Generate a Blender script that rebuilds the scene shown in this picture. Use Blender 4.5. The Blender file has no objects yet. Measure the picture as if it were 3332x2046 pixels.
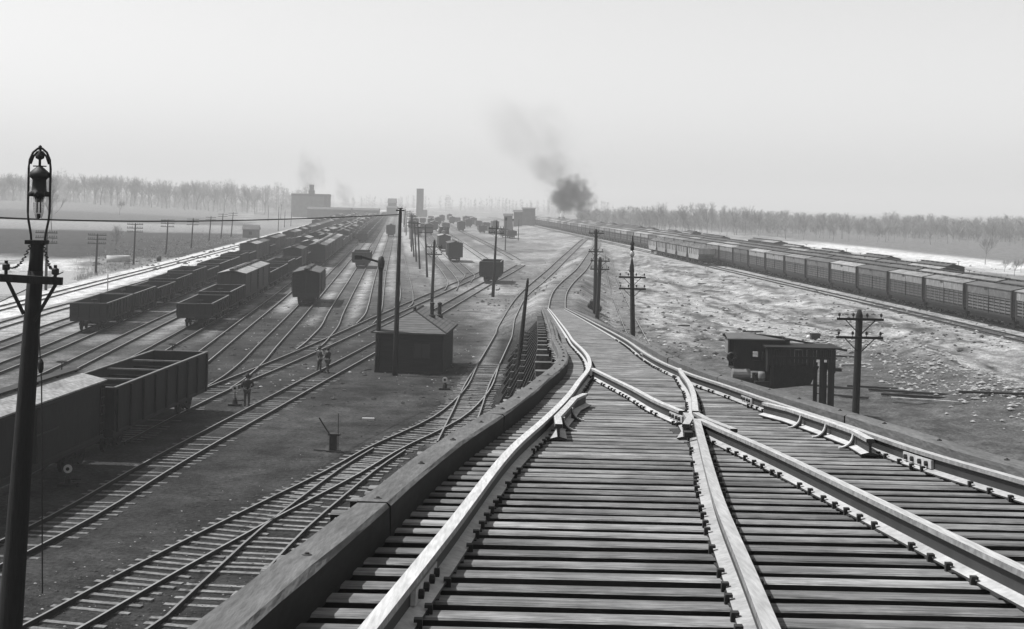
import bpy, math, random
import numpy as np
from mathutils import Vector, Matrix
random.seed(7); rng = np.random.default_rng(7)
RAD = math.radians
sc = bpy.context.scene
COL = sc.collection

# ------------------------------------------------------------------ camera, world, sun, exposure
CAMZ, FOC, PX, PY, ROLL = 11.6, 4300.0, 1666.0, 658.0, RAD(1.3)      # numbers of the 3332 x 2046 photograph
cam_d = bpy.data.cameras.new('camera'); cam = bpy.data.objects.new('camera', cam_d); COL.objects.link(cam)
cam_d.sensor_width = 36; cam_d.lens = 36 * FOC / 3332; cam_d.shift_y = -(1023 - PY) / 3332
cam_d.clip_start = 0.1; cam_d.clip_end = 30000
cam.matrix_world = Matrix.Translation((0, 0, CAMZ)) @ Matrix.Rotation(RAD(90), 4, 'X') @ Matrix.Rotation(ROLL, 4, 'Z')
sc.camera = cam

HAZE = 0.00057
SUN_EL, SUN_DIR = RAD(57), Vector((-1.0, 0.22, 0)).normalized()
w = bpy.data.worlds.new('World'); sc.world = w; w.use_nodes = True
nt = w.node_tree; nt.nodes.clear()
sky = nt.nodes.new('ShaderNodeTexSky'); sky.sky_type = 'NISHITA'; sky.sun_disc = False
sky.sun_elevation = SUN_EL; sky.sun_rotation = math.atan2(SUN_DIR.x, SUN_DIR.y)
sky.dust_density = 1.0; sky.air_density = 1.0
sep = nt.nodes.new('ShaderNodeSeparateColor'); nt.links.new(sky.outputs[0], sep.inputs[0])
bg = nt.nodes.new('ShaderNodeBackground'); bg.inputs['Strength'].default_value = 0.118
mxs = nt.nodes.new('ShaderNodeMix'); mxs.data_type = 'FLOAT'; mxs.inputs[0].default_value = 0.5   # blue- and green-sensitive film, in grey
nt.links.new(sep.outputs['Blue'], mxs.inputs[2]); nt.links.new(sep.outputs['Green'], mxs.inputs[3]); nt.links.new(mxs.outputs[0], bg.inputs['Color'])
wo = nt.nodes.new('ShaderNodeOutputWorld'); nt.links.new(bg.outputs[0], wo.inputs[0])
sl = bpy.data.lights.new('sun', 'SUN'); sl.energy = 5.0; sl.angle = RAD(0.6); sl.color = (1, 1, 1)
so = bpy.data.objects.new('sun', sl); COL.objects.link(so)
to_sun = Vector((SUN_DIR.x * math.cos(SUN_EL), SUN_DIR.y * math.cos(SUN_EL), math.sin(SUN_EL)))
so.rotation_euler = to_sun.to_track_quat('Z', 'Y').to_euler()
vs = sc.view_settings; sc.display_settings.display_device = 'sRGB'
vs.view_transform = 'Standard'; vs.look = 'None'; vs.gamma = 1; vs.exposure = 0.5; vs.use_curve_mapping = False
sc.cycles.max_bounces = 5; sc.cycles.diffuse_bounces = 2; sc.cycles.glossy_bounces = 2
sc.cycles.transparent_max_bounces = 8; sc.cycles.transmission_bounces = 3; sc.cycles.volume_bounces = 1
sc.cycles.use_denoising = True; sc.cycles.volume_max_steps = 128; sc.cycles.volume_step_rate = 1.0

# ------------------------------------------------------------------ survey of the photograph: pixel -> place on the ground / on the incline
CR, SR = math.cos(ROLL), math.sin(ROLL)
SLOPE, C0 = 0.0685, 1.22                                             # the incline falls 6.85 %, rail top 1.22 m under the lens
def ray(px, py):
    u, v = px - PX, PY - py
    return (u * CR - v * SR) / FOC, (v * CR + u * SR) / FOC
def G(px, py, z=0.0):
    a, b = ray(px, py); Y = (z - CAMZ) / b
    return Vector((a * Y, Y, z))
def AT(px, py, Y):
    a, b = ray(px, py); return Vector((a * Y, Y, CAMZ + b * Y))
def DK(px, py, c=C0):
    a, b = ray(px, py); Y = -c / (b + SLOPE)
    return Vector((a * Y, Y, CAMZ + b * Y))
def zdeck(Y, c=C0): return CAMZ - c - SLOPE * Y

# ------------------------------------------------------------------ materials (black-and-white film: greys only)
def new_mat(name):
    m = bpy.data.materials.new(name); m.use_nodes = True; n = m.node_tree; n.nodes.clear(); return m, n
def mat(name, col, rough=0.8, var=0.35, scale=2.0, bump=0.0, bscale=20.0, metal=0.0, spec=0.3, stretch=(1, 1, 1), speck=0.0, coords='Object', orand=(0.82, 1.2), blotch=0.0):
    m, n = new_mat(name)
    tc = n.nodes.new('ShaderNodeTexCoord'); mp = n.nodes.new('ShaderNodeMapping'); mp.inputs['Scale'].default_value = stretch
    n.links.new(tc.outputs[coords], mp.inputs[0])
    n1 = n.nodes.new('ShaderNodeTexNoise'); n1.inputs['Scale'].default_value = scale; n1.inputs['Detail'].default_value = 6; n1.inputs['Roughness'].default_value = 0.65
    n.links.new(mp.outputs[0], n1.inputs['Vector'])
    oi = n.nodes.new('ShaderNodeObjectInfo')
    r = n.nodes.new('ShaderNodeMapRange'); r.inputs['From Min'].default_value = 0.25; r.inputs['From Max'].default_value = 0.75
    r.inputs['To Min'].default_value = 1 - var; r.inputs['To Max'].default_value = 1 + var
    n.links.new(n1.outputs['Fac'], r.inputs['Value'])
    v = n.nodes.new('ShaderNodeMath'); v.operation = 'MULTIPLY'; v.inputs[1].default_value = col * 0.6; n.links.new(r.outputs[0], v.inputs[0])
    last = v
    if speck > 0:
        n2 = n.nodes.new('ShaderNodeTexNoise'); n2.inputs['Scale'].default_value = bscale; n2.inputs['Detail'].default_value = 3
        n.links.new(mp.outputs[0], n2.inputs['Vector'])
        r2 = n.nodes.new('ShaderNodeMapRange'); r2.inputs['From Min'].default_value = 0.3; r2.inputs['From Max'].default_value = 0.7
        r2.inputs['To Min'].default_value = 1 - speck; r2.inputs['To Max'].default_value = 1 + speck
        n.links.new(n2.outputs['Fac'], r2.inputs['Value'])
        v2 = n.nodes.new('ShaderNodeMath'); v2.operation = 'MULTIPLY'; n.links.new(last.outputs[0], v2.inputs[0]); n.links.new(r2.outputs[0], v2.inputs[1]); last = v2
    if blotch > 0:
        n3 = n.nodes.new('ShaderNodeTexNoise'); n3.inputs['Scale'].default_value = 1.7; n3.inputs['Detail'].default_value = 5; n3.inputs['Roughness'].default_value = .7
        n.links.new(tc.outputs[coords], n3.inputs['Vector'])
        r3 = n.nodes.new('ShaderNodeMapRange'); r3.inputs['From Min'].default_value = 0.42; r3.inputs['From Max'].default_value = 0.60
        r3.inputs['To Min'].default_value = 1 - blotch; r3.inputs['To Max'].default_value = 1.12; n.links.new(n3.outputs['Fac'], r3.inputs['Value'])
        v4 = n.nodes.new('ShaderNodeMath'); v4.operation = 'MULTIPLY'; n.links.new(last.outputs[0], v4.inputs[0]); n.links.new(r3.outputs[0], v4.inputs[1]); last = v4
    rv = n.nodes.new('ShaderNodeMapRange'); rv.inputs['To Min'].default_value = orand[0]; rv.inputs['To Max'].default_value = orand[1]
    n.links.new(oi.outputs['Random'], rv.inputs['Value'])
    v3 = n.nodes.new('ShaderNodeMath'); v3.operation = 'MULTIPLY'; n.links.new(last.outputs[0], v3.inputs[0]); n.links.new(rv.outputs[0], v3.inputs[1])
    p = n.nodes.new('ShaderNodeBsdfPrincipled'); n.links.new(v3.outputs[0], p.inputs['Base Color'])
    p.inputs['Roughness'].default_value = rough; p.inputs['Metallic'].default_value = metal; p.inputs['Specular IOR Level'].default_value = spec
    if bump > 0:
        nb = n.nodes.new('ShaderNodeTexNoise'); nb.inputs['Scale'].default_value = bscale; nb.inputs['Detail'].default_value = 4
        n.links.new(mp.outputs[0], nb.inputs['Vector'])
        b = n.nodes.new('ShaderNodeBump'); b.inputs['Strength'].default_value = bump; b.inputs['Distance'].default_value = 0.05
        n.links.new(nb.outputs['Fac'], b.inputs['Height']); n.links.new(b.outputs[0], p.inputs['Normal'])
    o = n.nodes.new('ShaderNodeOutputMaterial'); n.links.new(p.outputs[0], o.inputs[0])
    return m
M = {}
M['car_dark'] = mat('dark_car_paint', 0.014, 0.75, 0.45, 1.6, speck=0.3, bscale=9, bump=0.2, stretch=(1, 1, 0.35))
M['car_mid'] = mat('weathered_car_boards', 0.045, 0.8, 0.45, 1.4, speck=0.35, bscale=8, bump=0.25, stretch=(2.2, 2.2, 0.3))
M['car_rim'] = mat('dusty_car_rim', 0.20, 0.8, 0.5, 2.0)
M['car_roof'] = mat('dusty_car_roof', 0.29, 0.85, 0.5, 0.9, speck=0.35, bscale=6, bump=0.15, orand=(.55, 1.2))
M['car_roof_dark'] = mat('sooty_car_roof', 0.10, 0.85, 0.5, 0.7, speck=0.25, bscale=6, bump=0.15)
M['iron'] = mat('black_iron', 0.015, 0.6, 0.4, 4.0)
M['coal'] = mat('coal_dust', 0.05, 0.85, 0.5, 2.0, speck=0.5, bscale=7, bump=0.8)
M['coke'] = mat('heaped_coke', 0.12, 0.9, 0.5, 2.2, speck=0.6, bscale=3.5, bump=1.0)
M['board_light'] = mat('pale_letter_board', 0.31, 0.8, 0.3, 1.2, speck=0.3, bscale=6, stretch=(1, 1, 0.4), orand=(.55, 1.2))  # letter boards, paler than the slats below them
M['slat'] = mat('stock_car_slats', 0.12, 0.8, 0.4, 1.5, speck=0.3, bscale=8)
M['post_dark'] = mat('car_end_post', 0.03, 0.8, 0.3, 2.0)
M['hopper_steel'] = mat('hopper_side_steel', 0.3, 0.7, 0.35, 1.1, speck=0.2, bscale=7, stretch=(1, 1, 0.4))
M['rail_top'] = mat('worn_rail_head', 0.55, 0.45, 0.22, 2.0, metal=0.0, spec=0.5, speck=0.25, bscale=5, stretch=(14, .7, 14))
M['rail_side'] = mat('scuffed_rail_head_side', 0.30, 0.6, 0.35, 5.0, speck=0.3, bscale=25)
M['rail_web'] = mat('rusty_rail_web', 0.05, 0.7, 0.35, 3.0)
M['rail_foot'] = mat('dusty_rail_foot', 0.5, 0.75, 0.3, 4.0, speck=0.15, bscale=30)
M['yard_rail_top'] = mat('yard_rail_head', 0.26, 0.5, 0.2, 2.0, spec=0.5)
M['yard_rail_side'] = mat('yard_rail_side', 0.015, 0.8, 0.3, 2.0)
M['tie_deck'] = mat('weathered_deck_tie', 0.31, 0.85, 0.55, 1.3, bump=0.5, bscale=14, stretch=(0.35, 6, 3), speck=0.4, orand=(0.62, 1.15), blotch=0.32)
M['tie_yard'] = mat('half_buried_tie', 0.19, 0.9, 0.5, 1.5, speck=0.4, bscale=9)
M['guard_dust'] = mat('cinder_dust', 0.11, 0.95, 0.5, 3.0, speck=0.5, bscale=25, bump=.6)
M['tie_side'] = mat('shade_dark_tie_side', 0.028, 0.9, 0.4, 2.0, speck=0.3, bscale=10)  # tie sides coloured darker to stand in for shade in the gaps
M['guard_side'] = mat('shade_dark_guard_side', 0.02, 0.9, 0.4, 1.5, speck=0.3, bscale=7, stretch=(4, 1, 4))  # left guard's face away from the sun, its shade put into the colour
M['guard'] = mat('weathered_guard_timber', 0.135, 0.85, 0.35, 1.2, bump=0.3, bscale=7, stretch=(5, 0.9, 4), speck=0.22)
M['bent'] = mat('dark_trestle_timber', 0.035, 0.9, 0.4, 1.5, speck=0.3, bscale=8)
M['bent_cap'] = mat('sunlit_cap_timber', 0.14, 0.9, 0.5, 1.5, speck=0.3, bscale=8)  # paler copy of the bent timber, sunlight on caps and girts coloured in
M['spike'] = mat('rusty_spikes', 0.03, 0.7, 0.3, 8.0)
M['pole'] = mat('tarred_pole', 0.015, 0.85, 0.4, 2.0, bump=0.5, bscale=10, stretch=(8, 8, 0.4), speck=0.4)
M['pole_far'] = mat('weathered_pole', 0.045, 0.85, 0.35, 2.0)
M['hut_wall'] = mat('dark_hut_boards', 0.022, 0.85, 0.4, 2.0, speck=0.4, bscale=5, bump=0.4, stretch=(0.2, 0.2, 6))  # sun on this end wall is put into its paler material
M['hut_roof'] = mat('hut_roof_boards', 0.15, 0.85, 0.35, 1.6, speck=0.4, bscale=7, bump=0.5, stretch=(0.3, 5, 5))
_n = M['hut_roof'].node_tree; _p = [q for q in _n.nodes if q.type == 'BSDF_PRINCIPLED'][0]; _src = _p.inputs['Base Color'].links[0].from_socket
_tc = _n.nodes.new('ShaderNodeTexCoord'); _sx = _n.nodes.new('ShaderNodeSeparateXYZ'); _n.links.new(_tc.outputs['Object'], _sx.inputs[0])
_m = _n.nodes.new('ShaderNodeMath'); _m.operation = 'MULTIPLY'; _m.inputs[1].default_value = 7.5; _n.links.new(_sx.outputs['Z'], _m.inputs[0])
_f = _n.nodes.new('ShaderNodeMath'); _f.operation = 'FRACT'; _n.links.new(_m.outputs[0], _f.inputs[0])
_r = _n.nodes.new('ShaderNodeMapRange'); _r.inputs['From Min'].default_value = .0; _r.inputs['From Max'].default_value = .35; _r.inputs['To Min'].default_value = .35; _r.inputs['To Max'].default_value = 1.1; _n.links.new(_f.outputs[0], _r.inputs['Value'])
_q = _n.nodes.new('ShaderNodeMath'); _q.operation = 'MULTIPLY'; _n.links.new(_src, _q.inputs[0]); _n.links.new(_r.outputs[0], _q.inputs[1]); _n.links.new(_q.outputs[0], _p.inputs['Base Color'])
M['shed_dark'] = mat('sooty_shed_boards', 0.014, 0.85, 0.5, 1.5, speck=0.4, bscale=6, bump=0.3, stretch=(4, 4, 0.4))
M['shed_light'] = mat('pale_parts_sunlit_end', 0.24, 0.85, 0.25, 2.0)
M['shed_roof'] = mat('shed_roof', 0.13, 0.85, 0.3, 1.5)
M['white'] = mat('white_enamel', 0.8, 0.5, 0.05, 3.0)
M['concrete'] = mat('pale_concrete', 0.55, 0.85, 0.2, 2.0)
M['brick_far'] = mat('grey_brick', 0.27, 0.9, 0.25, 0.5)  # far brick coloured paler to add to the haze
M['brick_dark'] = mat('sooty_brick', 0.2, 0.9, 0.25, 0.5)  # also paled in colour to add to the haze
M['glass_dark'] = mat('dark_window_glass', 0.05, 0.2, 0.1, 2.0, spec=0.5)
M['cloth_dark'] = mat('dark_work_cloth', 0.035, 0.9, 0.4, 5.0)
M['cloth_mid'] = mat('worn_denim', 0.06, 0.9, 0.4, 5.0)
M['skin'] = mat('skin', 0.40, 0.6, 0.1, 5.0)
M['bark'] = mat('bare_bark', 0.32, 0.9, 0.3, 2.0)
M['twig'] = mat('bare_twigs', 0.40, 0.9, 0.3, 2.0)  # twigs coloured paler so the far woods fade like haze
M['rubble'] = mat('pale_rubble', 0.42, 0.9, 0.5, 1.5, speck=0.4, bscale=4)
M['wire'] = mat('wire', 0.03, 0.7, 0.1, 2.0)
M['globe'] = mat('lamp_globe_glass', 0.5, 0.1, 0.1, 2.0, spec=0.6)
# thin glass globe of the arc lamp
gm, gn = new_mat('clear_lamp_glass')
a1 = gn.nodes.new('ShaderNodeBsdfTransparent'); a1.inputs[0].default_value = (0.72, 0.72, 0.72, 1)
a2 = gn.nodes.new('ShaderNodeBsdfGlossy'); a2.inputs['Roughness'].default_value = 0.08; a2.inputs[0].default_value = (0.8, 0.8, 0.8, 1)
fr = gn.nodes.new('ShaderNodeLayerWeight'); fr.inputs[0].default_value = 0.35
mx = gn.nodes.new('ShaderNodeMixShader'); gn.links.new(fr.outputs['Facing'], mx.inputs[0]); gn.links.new(a1.outputs[0], mx.inputs[1]); gn.links.new(a2.outputs[0], mx.inputs[2])
oo = gn.nodes.new('ShaderNodeOutputMaterial'); gn.links.new(mx.outputs[0], oo.inputs[0]); M['glass'] = gm
wm, wn = new_mat('pond_water')
p = wn.nodes.new('ShaderNodeBsdfPrincipled'); p.inputs['Base Color'].default_value = (0.06, 0.06, 0.06, 1); p.inputs['Roughness'].default_value = 0.12; p.inputs['IOR'].default_value = 1.33
p.inputs['Specular IOR Level'].default_value = 0.9
oo = wn.nodes.new('ShaderNodeOutputMaterial'); wn.links.new(p.outputs[0], oo.inputs[0]); M['water'] = wm

# ------------------------------------------------------------------ mesh builder
class MB:
    def __init__(s): s.v = []; s.f = []; s.m = []; s.cur = None; s.names = []; s.smooth = []; s.sm = False
    def mat(s, k):
        if k not in s.names: s.names.append(k)
        s.cur = s.names.index(k); return s
    def add(s, vs, fs):
        b = len(s.v); s.v += [tuple(x) for x in vs]
        if s.cur is None: s.mat('iron')
        for f in fs: s.f.append([b + i for i in f]); s.m.append(s.cur); s.smooth.append(s.sm)
        return s
    def box(s, c, d, rot=None):
        hx, hy, hz = d[0] / 2, d[1] / 2, d[2] / 2; c = Vector(c)
        vs = [Vector((x, y, z)) for x in (-hx, hx) for y in (-hy, hy) for z in (-hz, hz)]
        if rot is not None: vs = [rot @ q for q in vs]
        return s.add([q + c for q in vs], [(0, 1, 3, 2), (4, 6, 7, 5), (0, 4, 5, 1), (2, 3, 7, 6), (0, 2, 6, 4), (1, 5, 7, 3)])
    def span(s, x0, x1, y0, y1, z0, z1): return s.box(((x0 + x1) / 2, (y0 + y1) / 2, (z0 + z1) / 2), (x1 - x0, y1 - y0, z1 - z0))
    def beam(s, p, q, w, h, up=(0, 0, 1)):
        p, q = Vector(p), Vector(q); d = (q - p); L = d.length
        if L < 1e-6: return s
        d /= L; u = Vector(up); sd = d.cross(u)
        if sd.length < 1e-4: sd = d.cross(Vector((0, 1, 0)))
        sd.normalize(); u = sd.cross(d)
        R = Matrix((sd, d, u)).transposed()
        return s.box((p + q) / 2, (w, L, h), R)
    def tube(s, pts, rad, n=8, cap=True):
        pts = [Vector(q) for q in pts]; rs = rad if isinstance(rad, (list, tuple)) else [rad] * len(pts)
        vs, fs = [], []
        for i, q in enumerate(pts):
            d = (pts[min(i + 1, len(pts) - 1)] - pts[max(i - 1, 0)]).normalized()
            a = d.cross(Vector((0, 0, 1)))
            if a.length < 0.05: a = d.cross(Vector((0, 1, 0)))
            a.normalize(); b = a.cross(d)
            for k in range(n):
                t = 2 * math.pi * k / n; vs.append(q + rs[i] * (a * math.cos(t) + b * math.sin(t)))
        for i in range(len(pts) - 1):
            for k in range(n): fs.append((i * n + k, i * n + (k + 1) % n, (i + 1) * n + (k + 1) % n, (i + 1) * n + k))
        if cap: fs.append(tuple(range(n))[::-1]); fs.append(tuple((len(pts) - 1) * n + k for k in range(n)))
        return s.add(vs, fs)
    def lathe(s, c, prof, n=14, axis='z'):
        c = Vector(c); vs, fs = [], []
        for r, h in prof:
            for k in range(n):
                t = 2 * math.pi * k / n; x, y = r * math.cos(t), r * math.sin(t)
                q = {'z': Vector((x, y, h)), 'x': Vector((h, x, y)), 'y': Vector((y, h, x))}[axis]
                vs.append(c + q)
        for i in range(len(prof) - 1):
            for k in range(n): fs.append((i * n + k, i * n + (k + 1) % n, (i + 1) * n + (k + 1) % n, (i + 1) * n + k))
        fs.append(tuple(range(n))[::-1]); fs.append(tuple((len(prof) - 1) * n + k for k in range(n)))
        return s.add(vs, fs)
    def sweep(s, pts, prof, mats=None, sides=None):
        """prof: (side, up) points of a closed section swept along pts; mats per section edge"""
        pts = [Vector(q) for q in pts]; n = len(prof); base = len(s.v)
        for i, q in enumerate(pts):
            d = (pts[min(i + 1, len(pts) - 1)] - pts[max(i - 1, 0)]).normalized()
            sd = d.cross(Vector((0, 0, 1))).normalized(); up = sd.cross(d)
            s.v += [tuple(q + sd * a + up * b) for a, b in prof]
        for i in range(len(pts) - 1):
            for k in range(n):
                if mats: s.mat(mats[k])
                k2 = (k + 1) % n
                s.f.append([base + i * n + k, base + (i + 1) * n + k, base + (i + 1) * n + k2, base + i * n + k2]); s.m.append(s.cur); s.smooth.append(False)
        if mats: s.mat('rail_web' if 'rail_web' in mats else mats[-1])
        s.f.append([base + k for k in range(n)]); s.m.append(s.cur); s.smooth.append(False)
        s.f.append([base + (len(pts) - 1) * n + k for k in range(n)][::-1]); s.m.append(s.cur); s.smooth.append(False)
        return s
    def mesh(s, name):
        me = bpy.data.meshes.new(name); me.from_pydata(s.v, [], s.f)
        for k in (s.names or ['iron']): me.materials.append(M[k])
        me.polygons.foreach_set('material_index', s.m); me.polygons.foreach_set('use_smooth', s.smooth); me.update()
        return me
    def build(s, name, parent=None, off=None):
        if off is not None: s.v = [(x - off[0], y - off[1], z - off[2]) for x, y, z in s.v]
        o = bpy.data.objects.new(name, s.mesh(name)); COL.objects.link(o)
        if parent is not None: o.parent = parent
        elif off is not None: o.location = off
        return o
def tag(o, label=None, cat=None, group=None, kind=None):
    if label: o['label'] = label
    if cat: o['category'] = cat
    if group: o['group'] = group
    if kind: o['kind'] = kind
    return o
def thing(name, loc, label, cat, group=None, rz=0.0):
    o = bpy.data.objects.new(name, None); COL.objects.link(o); o.empty_display_size = 0.2
    o.location = loc; o.rotation_euler = (0, 0, rz); return tag(o, label, cat, group)
def copy_tree(o, kids, parent=None):
    c = o.copy(); COL.objects.link(c)
    if parent is not None: c.parent = parent
    for ch in kids.get(o, ()): copy_tree(ch, kids, c)
    return c
def kids_of(root):
    d = {}
    def go(o):
        ch = [x for x in bpy.data.objects if x.parent == o]; d[o] = ch
        for x in ch: go(x)
    go(root); return d
ORD = ['first', 'second', 'third', 'fourth', 'fifth', 'sixth', 'seventh', 'eighth', 'ninth', 'tenth', 'eleventh', 'twelfth', 'thirteenth', 'fourteenth', 'fifteenth',
       'sixteenth', 'seventeenth', 'eighteenth', 'nineteenth', 'twentieth']

# ------------------------------------------------------------------ lines on the ground: where every track runs
VPX = -0.0855                                                        # yard tracks run 4.9 degrees to the left of straight ahead
def poly(pxs, z=0.0, extend=None):
    pts = [G(a, b, z) for a, b in pxs]
    pts.sort(key=lambda q: q.y)
    if extend:
        q = pts[-1]; pts.append(Vector((q.x + VPX * (extend - q.y), extend, z)))
    return [(q.x, q.y) for q in pts]
def smooth_line(pts, step=2.5):
    """resample a polyline by Y with a soft (Catmull-like) spline"""
    p = np.array(pts); s = np.concatenate([[0], np.cumsum(np.hypot(*np.diff(p, axis=0).T))])
    ss = [0.0]
    while ss[-1] < s[-1]:
        y = np.interp(ss[-1], s, p[:, 1]); ss.append(ss[-1] + max(step, y / 60.0))
    ss = np.array(ss); ss[-1] = s[-1]
    m = np.gradient(p, s, axis=0) if len(p) > 2 else np.repeat((p[1:] - p[:-1]) / s[1], 2, axis=0)
    out = np.zeros((len(ss), 2))
    for i, t in enumerate(ss):
        k = min(max(np.searchsorted(s, t, side='right') - 1, 0), len(s) - 2); h = s[k + 1] - s[k]; x = (t - s[k]) / h
        out[i] = (2*x**3 - 3*x**2 + 1)*p[k] + (x**3 - 2*x**2 + x)*h*m[k] + (-2*x**3 + 3*x**2)*p[k+1] + (x**3 - x**2)*h*m[k+1]
    return out
def offset(line, d):
    t = np.gradient(line, axis=0); t /= np.linalg.norm(t, axis=1)[:, None]
    return line + d * np.stack([t[:, 1], -t[:, 0]], axis=1)
GA = 0.755
def trace(pxs, z=0.0, extend=None):
    """centre line from the traced left rail"""
    return offset(smooth_line(poly(pxs, z, extend)), GA)
TR = {}
FAR = 1150
TR['main'] = trace([(-160, 1040), (0, 999), (83, 978), (240, 937), (500, 871), (900, 764)], 0, FAR)
TR['y10'] = trace([(-160, 1100), (0, 1053), (133, 1014), (244, 984), (351, 951), (500, 908)], 0, FAR)
TR['y9'] = trace([(-200, 1185), (0, 1116), (132, 1068), (237, 1033)], 0, FAR)
TR['y8'] = trace([(-200, 1262), (0, 1187), (126, 1138), (264, 1081)], 0, FAR)
TR['y7'] = trace([(-200, 1377), (118, 1231), (389, 1100), (500, 1047), (583, 1010)], 0, FAR)
TR['y6'] = trace([(300, 1238), (494, 1132), (606, 1070)], 0, FAR)
TR['y5'] = trace([(560, 1216), (661, 1139), (772, 1054), (850, 996), (956, 914)], 0, FAR)
TR['y4'] = trace([(666, 1269), (720, 1236), (764, 1202), (840, 1127), (918, 1050), (972, 995), (1063, 900)], 0, FAR)
TR['y3'] = trace([(962, 1144), (992, 1121), (1018, 1095), (1039, 1073), (1065, 1026), (1096, 975), (1144, 900), (1161, 872)], 0, FAR)
TR['y2'] = trace([(1159, 1058), (1185, 1030), (1198, 997), (1205, 967), (1221, 900), (1246, 824)], 0, FAR)
TR['y1'] = trace([(1282, 1003), (1295, 993), (1302, 971), (1302, 941), (1297, 900)], 0, FAR)
TR['t1'] = trace([(-420, 1960), (-150, 1845), (87, 1732), (198, 1674), (413, 1549), (850, 1313), (1227, 1113), (1435, 997), (1567, 924), (1630, 892), (1682, 863)], 0)
TR['t2'] = trace([(300, 1445), (667, 1271), (850, 1196), (1050, 1111), (1231, 1029), (1419, 948), (1554, 889), (1585, 874)], 0)
TR['r1'] = trace([(1447, 946), (1457, 925), (1450, 905), (1437, 885), (1410, 850)], 0, 800)
TR['r2'] = trace([(1497, 920), (1512, 898), (1500, 885), (1470, 855)], 0, 800)
TR['r3'] = trace([(1600, 874), (1585, 858), (1560, 840)], 0, 800)
TR['r4'] = trace([(1668, 846), (1640, 828), (1610, 812)], 0, 800)
TR['lead_low'] = trace([(1410, 1500), (1423, 1446), (1453, 1390), (1501, 1279), (1556, 1188), (1600, 1113), (1659, 998)], 0)[:-1]
tmp = [tuple(q) for q in offset(smooth_line(poly([(1423, 1446), (1453, 1390), (1501, 1279), (1556, 1188), (1600, 1113), (1655, 1008)])), GA)]
tmp = tmp[::4] + [(8.0, 236), (15.0, 315), (22.3, 398)]
TR['lead_low'] = smooth_line(sorted(tmp, key=lambda q: q[1]))
TR['front'] = trace([(-30, 2110), (99, 2041), (369, 1894), (850, 1647), (1048, 1549), (1190, 1470), (1406, 1367), (1501, 1287), (1556, 1188)], 0)
TR['front2'] = trace([(400, 2120), (512, 2045), (655, 1914), (850, 1733), (1010, 1608), (1130, 1520), (1215, 1468)], 0)
TR['pit'] = trace([(2080, 1185), (2036, 1082), (2005, 1002), (1973, 903), (1966, 840)], 0)
rt = smooth_line([(49.5, 60), (46.75, 118), (40.5, 216), (34.1, 316), (27.4, 414), (10.8, 646), (-14, 1000)])
TR['train'] = rt
TR['bench'] = offset(rt, -4.1)
TR['train2'] = offset(rt, 4.4); TR['train3'] = offset(rt, 8.8); TR['train4'] = offset(rt, 13.2); TR['train5'] = offset(rt, 17.6)
INC = [(2.21, 24), (2.95, 60), (4.14, 116), (5.2, 140), (10.9, 202), (16.4, 270), (22.4, 345), (25.4, 395)]
TR['incline'] = smooth_line(INC)
LINE_SEG = {k: (v[:-1], v[1:]) for k, v in TR.items()}
def dist_to(key, x, y):
    best = np.full(np.shape(x), 1e9)
    line = TR[key]
    for a, b in zip(line[:-1:1], line[1::1]):
        d = b - a; L2 = d @ d
        t = np.clip(((x - a[0]) * d[0] + (y - a[1]) * d[1]) / L2, 0, 1)
        best = np.minimum(best, (x - a[0] - t * d[0])**2 + (y - a[1] - t * d[1])**2)
    return np.sqrt(best)
def sstep(a, b, x):
    t = np.clip((x - a) / (b - a), 0, 1); return t * t * (3 - 2 * t)
# value noise
_perm = rng.permutation(4096)
_val = rng.random(4096)
def vnoise(x, y):
    xi, yi = np.floor(x).astype(int), np.floor(y).astype(int); fx, fy = x - xi, y - yi
    fx, fy = fx * fx * (3 - 2 * fx), fy * fy * (3 - 2 * fy)
    h = lambda a, b: _val[_perm[(a + _perm[b & 4095]) & 4095]]
    return (h(xi, yi) * (1 - fx) + h(xi + 1, yi) * fx) * (1 - fy) + (h(xi, yi + 1) * (1 - fx) + h(xi + 1, yi + 1) * fx) * fy
def fbm(x, y, n=4):
    s, a, t = 0, 1, 0
    for i in range(n): s = s + a * vnoise(x * 2**i + 17 * i, y * 2**i + 31 * i); t += a; a *= 0.55
    return s / t
INC_H = [(0, 0), (106, 0), (113, 1.0), (118, zdeck(118) - 0.33), (150, 1.75), (202, 1.6), (270, 1.3), (345, 1.0), (2000, 1.0)]
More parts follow.
